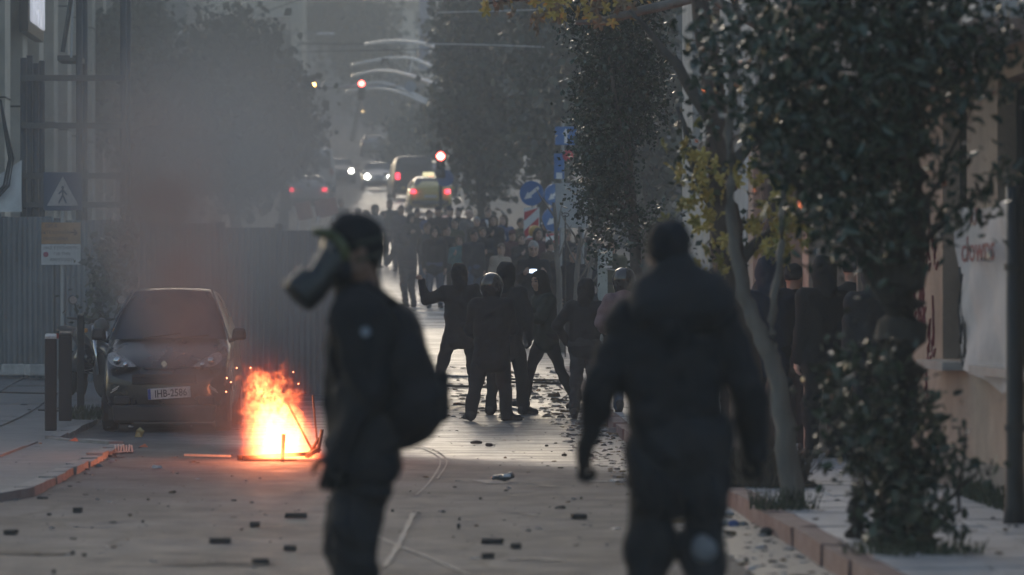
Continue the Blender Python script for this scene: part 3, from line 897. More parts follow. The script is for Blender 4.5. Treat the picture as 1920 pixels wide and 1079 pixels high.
# --- corrugated hoarding across the left of the junction
FEN = M('corrugated_sheet', (.15, .16, .168), .6, .35, .9, .1, metal=.1, bscale=12)
fA, fB = Vector((-6.6, 62.3, gz(62) + .1)), Vector((-.95, 57.6, gz(58)))
fence = thing('hoarding', 'grey corrugated metal hoarding closing off the junction behind the dark car', 'fence', fA, math.atan2(fB.y - fA.y, fB.x - fA.x))
FL = (fB - fA).length; npan = 7; pw = FL / npan
def corr(w, h):
    mb = MB(); n = int(w / .018); vs = []
    for i in range(n + 1):
        x = w * i / n; y = .018 * max(-1, min(1, 1.6 * math.sin(2 * math.pi * x / .11)))
        vs += [(x, y, -.3), (x, y, h)]
    mb.add(vs, [(2 * i, 2 * i + 1, 2 * i + 3, 2 * i + 2) for i in range(n)]); return mb
for i in range(npan):
    x = i * pw; zz = (fB.z - fA.z) * (i + .5) / npan
    h = 2.32 - .02 * i
    obj('panel', corr(pw + .03, h), FEN, fence, (x, rng.uniform(-.02, .02), zz + rng.uniform(-.02, .02)), (rng.uniform(-.012, .012), rng.uniform(-.006, .006), rng.uniform(-.006, .006)), fix=False)
    obj('post', MB().box((x, .08, zz + 1.15), (.07, .07, 2.3)), M('steel_post', (.12, .12, .125), .5, .2, metal=.5), fence)
    if i == npan - 1: obj('post', MB().box((FL - .03, .08, zz + 1.15), (.07, .07, 2.3)), M('steel_post', (.12, .12, .125)), fence)
obj('rail', MB().box((FL / 2, .055, 1.9 + (fB.z - fA.z) / 2), (FL, .04, .06)), M('steel_post', (.1, .1, .1)), fence, rot=(0, 0, 0))
for i, (x, w) in enumerate(((-6.0, .5), (-5.55, .35), (-5.2, .3))):
    o_ = obj('rubble_block', MB().box((0, 0, .08), (w, .25, .16), taper=.9), M('broken_concrete', (.4, .39, .37), .85, .3, 5., .3), loc=(x, 61.3 - .83 * (x + 6.0), gz(61) + .11), rot=(0, 0, .2 * i), bevel=.02)
    tag(o_, ['longest pale block of concrete at the hoarding foot', 'middle pale block of concrete at the hoarding foot', 'smallest pale block of concrete at the hoarding foot'][i], 'rubble', 'concrete blocks along the hoarding foot')

# --- scaffold and tarp
STEEL = M('scaffold_steel', (.07, .072, .075), .5, .2, metal=.5)
YS = 66.0
sc = thing('scaffold', 'dark steel pipe scaffold standing behind the hoarding', 'scaffold', (X(110, YS), YS, gz(YS)))
def sx(px): return X(px, YS) - X(110, YS)
def sz(py): return Z(py, YS) - gz(YS)
for px, t_ in ((46, 110), (69, 120), (150, -60), (232, -60)):
    obj('upright', MB().tube([(sx(px), 0, 0), (sx(px), 0, sz(t_))], .05, 8), STEEL, sc, smooth=True)
    obj('upright', MB().tube([(sx(px), 1.1, 0), (sx(px), 1.1, sz(t_) + .1)], .05, 8), STEEL, sc, smooth=True)
for py in (148, 237, 331, 385):
    obj('crossbar', MB().box((sx(140), -.06, sz(py)), (sx(238) - sx(44), .05, .09)), STEEL, sc)
obj('brace', MB().tube([(sx(120), -.1, sz(100)), (sx(142), -.1, sz(-40))], .04, 6), STEEL, sc)
obj('brace', MB().tube([(sx(136), -.1, sz(110)), (sx(139), -.1, sz(-40))], .02, 6), M('cable_light', (.4, .4, .4)), sc)
obj('platform', MB().box((sx(130), .5, sz(110)), (sx(150) - sx(108), 1.0, .08)), STEEL, sc)
tp = MB(); n = 8; vs = []
for i in range(n + 1):
    for j in range(5):
        u, w = i / n, j / 4
        px = -60 + 106 * u; top = 398 - 92 * max(0, (px + 60) / 106) if False else 372 - 70 * u
        py = top + (399 - top) * w
        vs.append((X(px, YS), YS - .3 + .05 * math.sin(u * 9 + w * 4), Z(py, YS)))
tp.add(vs, [(i * 5 + j, i * 5 + j + 1, (i + 1) * 5 + j + 1, (i + 1) * 5 + j) for i in range(n) for j in range(4)])
o_ = obj('tarpaulin', tp, M('tarp_white', (.55, .55, .54), .6, .15, 3, .2), smooth=True)
tag(o_, 'pale tarpaulin slung on the scaffold above the hoarding', 'tarpaulin')
cb = MB()
for k_ in range(3):
    cb.tube([(X(px, YS) , YS - .42, Z(py, YS)) for px, py in ((-10 + 6 * k_, 375), (14 + 5 * k_, 350), (24 + 4 * k_, 300), (14 + 2 * k_, 240), (8, 190))], .018, 6)
tag(obj('hanging_cable', cb, STEEL), 'loose dark cables looping over the pale tarpaulin', 'cable')

# ------------------------------------------------------------------ trees
def leaves_np(clumps, n, size, seed, nv=4, droop=.3, flat=.35):
    r = np.random.RandomState(seed)
    vol = np.array([c[3] * c[4] * c[5] for c in clumps]); pick = r.choice(len(clumps), n, p=vol / vol.sum())
    cl = np.array(clumps, float)[pick]
    d = r.randn(n, 3); d /= np.linalg.norm(d, axis=1)[:, None]
    rad = r.uniform(0, 1, n) ** .42
    # twigs: leaves gather in small sprays
    c = cl[:, :3] + d * cl[:, 3:6] * rad[:, None]
    ns = max(1, n // 9); tw = c[r.randint(0, n, ns)]
    near = r.randint(0, ns, n); c = np.where((r.uniform(size=n) < .62)[:, None], tw[near] + r.randn(n, 3) * size * 1.3, c)
    ax = r.randn(n, 3); ax[:, 2] -= droop; ax /= np.linalg.norm(ax, axis=1)[:, None]
    sd = np.cross(ax, r.randn(n, 3)); sd /= np.linalg.norm(sd, axis=1)[:, None]
    nn = np.cross(ax, sd)
    L = size * r.uniform(.45, 1.35, n)[:, None]; W = L * flat
    if nv == 4:
        v = np.stack([c, c + ax * L * .45 + sd * W, c + ax * L + nn * L * .08, c + ax * L * .45 - sd * W], 1).reshape(-1, 3)
        q = np.arange(n * 4).reshape(n, 4)
    else:
        v = np.stack([c, c + ax * L * .3 + sd * W * .9 + nn * L * .06, c + ax * L * .72 + sd * W * .75 + nn * L * .05, c + ax * L - nn * L * .1,
                      c + ax * L * .72 - sd * W * .75 + nn * L * .05, c + ax * L * .3 - sd * W * .9 + nn * L * .06], 1).reshape(-1, 3)
        i = np.arange(n)[:, None] * 6
        q = np.concatenate([i + np.array([[0, 1, 2, 3]]), i + np.array([[0, 3, 4, 5]])])
    return v, q, c, ax, sd

BARK = M('bark_grey', (.085, .075, .065), .9, .35, 9., .8, bscale=30, stretch=(1, 1, .25))
BARKL = M('bark_light', (.17, .155, .135), .85, .3, 8., .6, bscale=30, stretch=(1, 1, .25))
BARKD = M('bark_dark', (.03, .027, .023), .9, .35, 9., .8, bscale=30, stretch=(1, 1, .25))
LEAF = leaf_mat('leaf_dark', (.028, .042, .026), (.05, .066, .036), .35, 4.)
LEAFG = leaf_mat('leaf_glossy', (.02, .04, .027), (.045, .07, .042), .24, 6.)
LEAFF = leaf_mat('leaf_far', (.035, .045, .03), (.06, .07, .042), .5, .8)
LEAFY = leaf_mat('leaf_yellow', (.44, .3, .07), (.5, .37, .1), .5, 12.)
LEAFO = leaf_mat('leaf_orange', (.17, .115, .075), (.25, .17, .1), .5, 12.)

def trunk(parent, pts, rad, mat, name='trunk', n=10):
    P = [Vector(p) for p in pts]; out, rr = [], []
    for i in range(len(P) - 1):
        for k_ in range(4):
            f = k_ / 4; out.append(P[i].lerp(P[i + 1], f) + Vector((math.sin(i * 3 + k_ * 1.7), math.cos(i * 2 + k_ * 2.1), 0)) * .012); rr.append(rad[i] * (1 - f) + rad[i + 1] * f)
    out.append(P[-1]); rr.append(rad[-1])
    return obj(name, MB().tube(out, rr, n), mat, parent, smooth=True)

def tree(label, base, clumps, n, size, lm, bm=BARK, tr=.12, seed=1, nv=4, name='tree', group=None, flat=.35, top=None, limbs=4):
    t = thing(name, label, 'tree', base, 0, group)
    b = Vector(base); L = [(c[0] - b.x, c[1] - b.y, c[2] - b.z, *c[3:]) for c in clumps]
    mx = max(L, key=lambda c: c[3] * c[4] * c[5])
    tp_ = top or (mx[0], mx[1], mx[2])
    trunk(t, [(0, 0, 0), (tp_[0] * .25, tp_[1] * .25, tp_[2] * .35), tp_], [tr, tr * .8, tr * .35], bm)
    for c in L[:limbs]:
        trunk(t, [(tp_[0] * .3, tp_[1] * .3, tp_[2] * .42), ((tp_[0] * .3 + c[0]) / 2, (tp_[1] * .3 + c[1]) / 2, (tp_[2] * .45 + c[2]) / 2 + .1), (c[0], c[1], c[2])], [tr * .5, tr * .35, tr * .12], bm, 'limb', 7)
    v, q, *_ = leaves_np(L, n, size, seed, nv, flat=flat)
    me = np_mesh('crown', [(v, q, 0)], (lm,)); me.polygons.foreach_set('use_smooth', np.zeros(len(q), bool))
    obj('crown', me, None, t)
    return t

def clump_cloud(cx, cy_, cz, rx, ry, rz_, k_, seed, f=.5):
    r = random.Random(seed); out = []
    for i in range(k_):
        while True:
            d = Vector((r.uniform(-1, 1), r.uniform(-1, 1), r.uniform(-1, 1)))
            if d.length < 1: break
        s = r.uniform(.6, 1.1) * f
        out.append((cx + d.x * rx * .75, cy_ + d.y * ry * .75, cz + d.z * rz_ * .8, rx * s, ry * s, rz_ * s))
    return out

# distant street trees
def dtree(label, px, Y, py0, py1, wpx, seed, n=9000, size=.28, lm=LEAFF, group=None, tr=.2):
    x = X(px, Y); z0, z1 = Z(py1, Y), Z(py0, Y); rx = wpx / 2 * Y / FPX
    g = gz(Y)
    cl = clump_cloud(x, Y, (z0 + z1) / 2, rx, rx, (z1 - z0) / 2, 14, seed, .45)
    return tree(label, (x, Y, g), cl, n, size, lm, BARKD, tr, seed, flat=.4, group=group)
G1 = 'trees lining the far side of the street'
dtree('tall dark tree whose edge hangs over the yellow taxi', 905, 150, -120, 385, 190, 1, 13000, .3, group=G1)
dtree('tall dark tree above the crowd, behind the round arrow signs', 1010, 128, -160, 372, 200, 2, 13000, .26, group=G1)
dtree('tall dark tree behind the blue square arrow sign', 1110, 116, -180, 395, 200, 3, 13000, .24, group=G1)
dtree('tall dark tree behind the small-leaved tree', 1215, 104, -180, 420, 190, 4, 12000, .22, group=G1)
dtree('dark tree at the far bend behind the red signal', 850, 205, -40, 330, 120, 5, 7000, .34, group=G1)
dtree('low dark tree beside the far traffic on its right', 775, 262, 205, 318, 110, 6, 5000, .36, group=G1)
dtree('broad tree over the street end under the lamp', 660, 318, -50, 150, 180, 7, 7000, .5, group=G1)
dtree('small brown tree beneath the wires at the street end', 745, 345, 120, 240, 150, 8, 5000, .45, M('leaf_brownish', (.06, .05, .04), .6, .3, 1.), group=G1)
G2 = 'trees standing in the smoke beyond the hoarding'
dtree('smoke veiled tree beside the scaffold', 255, 96, -80, 300, 230, 9, 9000, .2, group=G2)
dtree('smoke veiled tree beneath the two small warm lamps', 330, 84, 60, 400, 220, 10, 10000, .18, group=G2)
dtree('widest smoke veiled tree behind the hoarding above the fire', 450, 104, 20, 405, 240, 11, 11000, .22, group=G2)
dtree('smoke veiled tree nearest the far traffic, below the amber signal', 530, 150, 190, 340, 120, 12, 7000, .26, group=G2)

# small-leaved tree on the right pavement
x_ = X(1205, 56)
cl = clump_cloud(X(1152, 56), 56, Z(225, 56), .70, .9, 1.85, 16, 21, .42) + [(X(1115, 56), 56, Z(370, 56), .36, .4, .42), (X(1215, 56), 55.7, Z(430, 56), .42, .4, .38), (X(1130, 56), 55.8, Z(50, 56), .6, .6, .6), (X(1212, 56), 56, Z(120, 56), .34, .5, .9), (X(1150, 56), 56, Z(-60, 56), .9, .8, .7)]
tree('dense small-leaved evergreen with glinting leaves on the pavement edge', (x_, 56, gz(56) + .12), cl, 20000, .075, LEAFG, BARK, .1, 22, flat=.32)
# slim young trunks further up
for i, (px, py0, py1, Y, ln) in enumerate(((1076, 690, 425, 68, .1), (1055, 640, 380, 72, -.15), (1093, 660, 450, 74, .2))):
    t = thing('young_tree', ['slim bare young tree with a pale straight stem by the arrow signs', 'slim bare young tree with a thin dark stem by the grey board', 'slim bare young tree leaning beside the pale stem'][i], 'tree', (X(px, Y), Y, gz(Y)), 0, 'bare young trees on the corner')
    h = Z(py1, Y) - gz(Y)
    trunk(t, [(0, 0, 0), (ln * .4, 0, h * .5), (ln, 0, h)], [.06, .05, .03], BARKL)
    for k_ in range(5):
        a = k_ * 2.4; trunk(t, [(ln * .7, 0, h * (.6 + .07 * k_)), (ln + .3 * math.cos(a), .2 * math.sin(a), h * (.85 + .06 * k_))], [.02, .008], BARKL, 'twig', 5)
# leaning small tree behind the bollards
t = tree('small sooty tree leaning beside the parked dark car', (X(152, 56), 56, gz(56) + .12), [(X(205, 56), 56, Z(520, 56), .3, .3, .5), (X(175, 56), 56, Z(590, 56), .2, .2, .35), (X(225, 56), 56.2, Z(455, 56), .22, .25, .4)], 900, .1, LEAF, BARKD, .07, 31)

# broad plane tree with yellow leaves
def maple_mesh(name, mat, s=.085):
    pts = []
    for k_ in range(20):
        a = -math.pi / 2 + 2 * math.pi * k_ / 20
        rr = s * (.42 + .5 * abs(math.cos((a - math.pi / 2) * 2.5)) ** 1.5)
        pts.append((rr * math.cos(a), s * .75 + rr * math.sin(a), .012 * math.sin(5 * a)))
    mb = MB(); mb.add([(0, s * .75, .01)] + pts, [(0, 1 + k_, 1 + (k_ + 1) % 20) for k_ in range(20)])
    mb.tube([(0, 0, 0), (0, -s * .7, .01)], .002, 3)
    me = mb.mesh(name); me.materials.append(mat); return me
MY = [maple_mesh('leaf', LEAFY, .075), maple_mesh('leaf', LEAFY, .058), maple_mesh('leaf', leaf_mat('leaf_olive_yellow', (.25, .22, .06), (.36, .3, .08), .5), .066)]
MO = [maple_mesh('leaf', LEAFO, .085), maple_mesh('leaf', LEAFY, .075)]
def rand_rot(r): return Euler((r.uniform(1.0, 2.6), r.uniform(-.6, .6), r.uniform(0, 6.3)))
YP = 33.0
pb = Vector((X(1425, 32.5), 32.5, .12))
pt = thing('plane_tree', 'plane tree with brown trunk and yellow lobed leaves beside the slim leaning trunk', 'tree', pb)
def L_(px, py, Y=YP): return Vector((X(px, Y), Y, Z(py, Y))) - pb
trunk(pt, [(0, 0, 0), L_(1405, 760), L_(1375, 560), L_(1362, 420), L_(1350, 290), L_(1335, 120), L_(1300, -60)], [.19, .16, .14, .13, .11, .09, .06], M('bark_brown', (.085, .062, .05), .9, .4, 7., .8, bscale=25, stretch=(1, 1, .3)))
for a, b, c in (((1362, 430), (1310, 330), (1270, 200)), ((1355, 330), (1420, 260), (1480, 150)), ((1345, 250), (1270, 120), (1180, 20)), ((1372, 500), (1440, 440), (1500, 400))):
    trunk(pt, [L_(*a), L_(*b), L_(*c)], [.06, .04, .015], BARK, 'limb', 7)
r_ = random.Random(44)
spots = [(1305, 330, 26), (1320, 310, 26), (1300, 375, 22), (1345, 345, 26), (1293, 420, 22), (1330, 405, 24), (1400, 345, 30), (1455, 375, 26), (1475, 385, 22), (1445, 425, 24), (1490, 435, 24), (1505, 450, 20), (1455, 440, 22), (1430, 460, 26), (1290, 300, 30), (1490, 360, 30), (1360, 460, 30), (1320, 500, 22), (1420, 300, 40), (1470, 480, 14)]
for px, py, sp_ in spots:
    for k_ in range(8):
        o_ = inst('leaf', r_.choice(MY), None, pt)
        o_.location = L_(px + r_.gauss(0, sp_ * .8), py + r_.gauss(0, sp_ * .75), YP - .6 + r_.uniform(-.5, .5)); o_.rotation_euler = rand_rot(r_)
v, q, *_ = leaves_np([(*L_(1330, 250), .35, .5, .5), (*L_(1400, 210), .4, .5, .6), (*L_(1300, 460), .2, .3, .3), (*L_(1290, 330), .2, .3, .5), (*L_(1420, 400), .3, .3, .25)], 600, .06, 45, 4)
obj('crown', np_mesh('crown', [(v, q, 0)], (LEAF,)), None, pt)

# overhanging twig with orange leaves at the top
YO = 40.0
ob = Vector((X(1450, YO), YO, .12))
ot = thing('plane_tree', 'plane tree further back whose orange leaves hang into the top of the street', 'tree', ob)
def LO(px, py, Y=YO): return Vector((X(px, Y), Y, Z(py, Y))) - ob
trunk(ot, [(0, 0, 0), LO(1452, 400), LO(1440, 100), LO(1400, -120)], [.13, .11, .09, .06], BARK)
trunk(ot, [LO(1440, 60), LO(1330, -10), LO(1200, 20), LO(1130, 40), LO(1080, 42)], [.05, .05, .045, .035, .02], BARKL, 'limb', 7)
trunk(ot, [LO(1410, -90), LO(1150, -40), LO(1000, -5), LO(905, 8)], [.05, .035, .02, .01], BARK, 'limb', 7)
for px, py, sp_, n in ((908, 25, 8, 3), (935, 18, 8, 3), (1008, 42, 12, 5), (1045, 38, 12, 6), (1012, 70, 6, 1), (1020, 18, 20, 8), (1110, 25, 16, 9), (1140, 35, 14, 7), (1075, 2, 40, 14), (960, 4, 25, 5), (1000, 0, 30, 6), (1160, 6, 25, 8), (1200, 10, 25, 6)):
    for k_ in range(n):
        o_ = inst('leaf', r_.choice(MO), None, ot)
        o_.location = LO(px + r_.gauss(0, sp_), py + r_.gauss(0, sp_ * .5), YO + r_.uniform(-.4, .4)); o_.rotation_euler = rand_rot(r_)

# slim leaning trunk with two stems, in front
YL = 28.5
lb = Vector((X(1488, YL), YL, .12))
lt_ = thing('young_tree', 'slim grey tree with a bare leaning forked stem near the kerb', 'tree', lb)
def LL(px, py, Y=YL): return Vector((X(px, Y), Y, Z(py, Y))) - lb
trunk(lt_, [(0, 0, 0), LL(1474, 800), LL(1452, 690), LL(1425, 620), LL(1395, 555), LL(1375, 440), LL(1368, 250), LL(1380, 40), LL(1390, -60)], [.085, .072, .06, .056, .05, .04, .035, .03, .02], BARKL, n=12)
trunk(lt_, [LL(1447, 670), LL(1452, 580), LL(1463, 480), LL(1470, 380), LL(1480, 200)], [.03, .028, .026, .022, .012], BARKL, 'stem', 8)
v, q, *_ = leaves_np([(*LL(1380, 60), .35, .4, .35), (*LL(1470, 200), .3, .4, .35), (*LL(1340, 160), .25, .3, .35)], 330, .075, 46, 6)
obj('crown', np_mesh('crown', [(v, q, 0)], (LEAFG,)), None, lt_)

# big dark tree in front on the pavement
YT = 24.0
tb = Vector((X(1690, YT), YT, .12))
bt = thing('bitter_orange_tree', 'big dark evergreen tree with long leaves in front of the beige wall', 'tree', tb)
def LT(px, py, Y=YT): return Vector((X(px, Y), Y, Z(py, Y))) - tb
trunk(bt, [(0, 0, 0), LT(1688, 860), LT(1690, 640), LT(1700, 500), LT(1715, 330), LT(1700, 120), LT(1680, -120)], [.19, .165, .15, .125, .1, .08, .05], BARKD, n=12)
for a, b, c, ra in (((1692, 600), (1625, 480), (1560, 380), .07), ((1560, 380), (1520, 260), (1450, 120), .045), ((1700, 470), (1770, 330), (1830, 180), .016), ((1712, 340), (1600, 200), (1520, 60), .05), ((1590, 420), (1500, 350), (1400, 240), .03), ((1705, 200), (1780, 60), (1850, -40), .025), ((1700, 500), (1770, 420), (1850, 350), .022)):
    trunk(bt, [LT(*a), LT(*b), LT(*c)], [ra, ra * .75, ra * .35], BARKD, 'limb', 8)
def EL(px, py, rx, rz_, Y=YT, ry=.6): 
    p = LT(px, py, Y); return (p.x, p.y, p.z, rx * YT / FPX, ry, rz_ * YT / FPX)
CT = [EL(1600, 120, 150, 120), EL(1500, 90, 95, 110), EL(1420, 60, 45, 80), EL(1700, 90, 110, 120), EL(1560, 270, 110, 110), EL(1640, 300, 85, 115), EL(1490, 250, 72, 85), EL(1685, 230, 62, 105), EL(1600, 430, 80, 65), EL(1665, 430, 55, 85), EL(1780, 60, 80, 70), EL(1840, 110, 45, 45), EL(1560, -30, 170, 60), EL(1750, -30, 100, 50),
      EL(1760, 180, 45, 35), EL(1815, 165, 40, 25), EL(1775, 415, 45, 22), EL(1840, 360, 35, 20), EL(1890, 320, 25, 18), EL(1440, 190, 35, 50), EL(1530, 380, 50, 40), EL(1900, 30, 30, 60)]
v, q, cc, ax_, sd_ = leaves_np(CT, 6800, .088, 47, 6, flat=.22)
obj('crown', np_mesh('crown', [(v, q, 0)], (LEAFG,)), None, bt)['kind'] = 'stuff'
lm_ = MB(); W = .017; Ln = .085
lm_.add([(0, 0, 0), (W, Ln * .3, .004), (W * .8, Ln * .7, .003), (0, Ln, -.008), (-W * .8, Ln * .7, .003), (-W, Ln * .3, .004)], [(0, 1, 2, 3), (0, 3, 4, 5)])
LM = lm_.mesh('leaf'); LM.materials.append(LEAFG)
for px, py, sp_, n in ((1800, 175, 30, 22), (1765, 205, 26, 20), (1770, 430, 28, 20), (1840, 365, 22, 18), (1770, 300, 20, 18), (1755, 250, 24, 16), (1860, 120, 30, 24), (1890, 60, 25, 22), (1318, 90, 22, 16), (1335, 150, 22, 16), (1310, 30, 20, 10), (1355, 60, 20, 20), (1395, 200, 30, 26), (1425, 270, 26, 22), (1900, 170, 14, 12), (1880, 330, 16, 12)):
    for k_ in range(n):
        o_ = inst('leaf', LM, None, bt)
        o_.location = LT(px + r_.gauss(0, sp_), py + r_.gauss(0, sp_ * .8), YT + r_.uniform(-.35, .2)); o_.rotation_euler = (r_.uniform(-1.8, 1.0), r_.uniform(-.8, .8), r_.uniform(0, 6.3))
# sucker shoots round the foot: a bush
ub = Vector((X(1690, 23.6), 23.6, .12))
bu = thing('bush', 'leafy bush of sucker shoots round the foot of the big dark tree', 'bush', ub)
YB = 23.6
def LB(px, py, Y=YB): return Vector((X(px, Y), Y, Z(py, Y))) - ub
def EB(px, py, rx, rz_, ry=.3): p = LB(px, py); return (p.x, p.y, p.z, rx * YB / FPX, ry, rz_ * YB / FPX)
CB = [EB(1700, 960, 90, 75), EB(1615, 890, 45, 65), EB(1660, 830, 60, 70), EB(1740, 870, 60, 60), EB(1780, 990, 40, 40), EB(1600, 800, 50, 70), EB(1645, 700, 42, 70), EB(1590, 680, 30, 50), EB(1730, 790, 25, 50), EB(1810, 880, 30, 20), EB(1690, 1010, 80, 25), EB(1560, 740, 30, 60)]
v, q, *_ = leaves_np(CB, 1350, .075, 48, 6, droop=-.2, flat=.3)
obj('foliage', np_mesh('foliage', [(v, q, 0)], (LEAF,)), None, bu)['kind'] = 'stuff'
for a, b, c in (((1690, 1030), (1730, 860), (1740, 720)), ((1700, 1030), (1790, 930), (1840, 880)), ((1680, 1030), (1620, 900), (1570, 760)), ((1610, 1010), (1606, 940), (1620, 860)), ((1690, 1030), (1660, 800), (1640, 640)), ((1710, 1020), (1800, 960), (1812, 800))):
    trunk(bu, [LB(*a), LB(*b), LB(*c)], [.02, .014, .006], BARKD, 'stem', 6)
for px, py in ((1738, 725), (1742, 760), (1745, 790), (1750, 830), (1830, 885), (1845, 880), (1812, 800), (1800, 850), (1790, 880), (1770, 905), (1810, 985), (1795, 1000), (1740, 740), (1760, 860)):
    for k_ in range(5):
        o_ = inst('leaf', LM, None, bu); o_.location = LB(px + r_.gauss(0, 7), py + r_.gauss(0, 9), YB + r_.uniform(-.2, .1)); o_.rotation_euler = (r_.uniform(-1.8, 1.0), r_.uniform(-.8, .8), r_.uniform(0, 6.3))
# short stub trunk beside it
sb_ = thing('tree_stump', 'short dark stump at the edge of the leafy bush', 'stump', (X(1606, 24.8), 24.8, .12))
trunk(sb_, [(0, 0, 0), (.01, 0, .12), (.02, 0, .27)], [.075, .062, .058], BARKD); trunk(sb_, [(.02, 0, .24), (.06, 0, .4)], [.02, .01], BARKD, 'shoot', 6)

# weeds and planting beds on the right pavement
def grass(name, cx, cy_, rx, ry, h, n, mat, seed):
    r = np.random.RandomState(seed); 
    a = r.uniform(0, 6.28, n); rr = np.sqrt(r.uniform(0, 1, n)); x = cx + rx * rr * np.cos(a); y = cy_ + ry * rr * np.sin(a); z = np.full(n, .13)
    hh = h * r.uniform(.35, 1, n); dx = r.normal(0, .35, n) * hh; dy = r.normal(0, .35, n) * hh; w = .006; t = r.uniform(0, 6.28, n)
    v = np.stack([np.stack([x - w * np.cos(t), y - w * np.sin(t), z], 1), np.stack([x + w * np.cos(t), y + w * np.sin(t), z], 1), np.stack([x + dx + w * .4, y + dy, z + hh], 1), np.stack([x + dx - w * .4, y + dy, z + hh], 1)], 1).reshape(-1, 3)
    o_ = obj(name, np_mesh(name, [(v, np.arange(n * 4).reshape(n, 4), 0)], (mat,))); o_['kind'] = 'stuff'; return o_
DRY = M('dry_grass', (.1, .075, .05), .8, .4, 5.); GRN = M('weed_green', (.04, .055, .025), .6, .4, 5.)
grass('dry_grass', X(1425, 32.5), 32.2, .32, .7, .28, 2600, DRY, 1)
grass('weeds', X(1470, 28.2), 28.2, .24, .25, .15, 150, GRN, 2)
grass('weeds', X(1720, 23), 23.2, .4, .25, .09, 260, GRN, 3)
grass('weeds', X(175, 50), 50.5, .35, .8, .16, 500, GRN, 4)
grass('weeds', 4.0, 28.5, .08, 2.2, .15, 700, GRN, 5)
o_ = obj('planting_bed', MB().box((0, 0, .012), (.72, 1.5, .024)), M('dark_soil', (.035, .027, .02), .95, .4, 8., .5), pav_r, (X(1425, 32.5), 32.4, .125))
# ------------------------------------------------------------------ vehicles
TYRE = M('tyre_rubber', (.015, .015, .016), .85, .2, 10., .2)
RIM = M('wheel_rim', (.2, .2, .21), .4, .2, 8., metal=.7)
CHROME = M('chrome', (.55, .55, .56), .15, .05, 4., metal=1.)
PLATEW = M('plate_white', (.5, .49, .47), .5, .3, 8.)
BLACKP = M('black_plastic', (.02, .02, .021), .55, .2, 8., .1)
HEADON = M('headlamp_lit', (.9, .9, .85), .2, 0, emit=(1, .93, .8), estr=2)
HEADHOT = M('headlamp_beam', (.9, .9, .85), .2, 0, emit=(1, .95, .85), estr=14)
AMBER = M('amber_lamp_lit', (.8, .4, .1), .3, 0, emit=(1, .5, .12), estr=6)
TAILON = M('tail_lamp_lit', (.5, .02, .03), .3, 0, emit=(1, .05, .09), estr=2.5)
TAIL = M('tail_lamp', (.3, .02, .025), .25, .1)
LENS = M('headlamp_glass', (.42, .41, .39), .12, .3, 20., spec=.8)
def paint(name, c): return M('paint_' + name, c, .3, .12, 2., coat=.5)

def body_mesh(sec):
    """sec: (y, w_low, w_mid, w_belt, z_low, z_belt, w_roof, z_roof) front to back"""
    mb = MB(); n = 9
    for (y, wl, wm, wb, zl, zb, wr, zr) in sec:
        half = [(wl * .55, zl), (wl, zl + .03), (wm, zl + (zb - zl) * .42), (wb, zb - .04), (wb * .985, zb), (wr + .012, zr - .07), (wr * .86, zr - .012), (wr * .45, zr), (0, zr + .008)]
        mb.v += [(x, y, z) for x, z in half] + [(-x, y, z) for x, z in half[:-1]][::-1]
    m = 2 * n - 1
    for i in range(len(sec) - 1):
        for k_ in range(m):
            k2 = (k_ + 1) % m
            mb.f.append((i * m + k_, i * m + k2, (i + 1) * m + k2, (i + 1) * m + k_))
    mb.f.append(tuple(range(m))); mb.f.append(tuple(range((len(sec) - 1) * m, len(sec) * m))[::-1])
    return mb

def wheel(parent, x, y, r, w=.19, n=20, sgn=1):
    t = obj('wheel', MB().lathe([(r * .62, -w / 2), (r * .95, -w / 2), (r, -w / 2 + .03), (r, w / 2 - .03), (r * .95, w / 2), (r * .62, w / 2)], n, (x, y, r), 'x'), TYRE, parent, smooth=False)
    mb = MB().lathe([(.03, -.02), (r * .6, -.02), (r * .6, .02), (.03, .03)], n, (x + sgn * w * .42, y, r), 'x')
    obj('rim', mb, RIM, t)

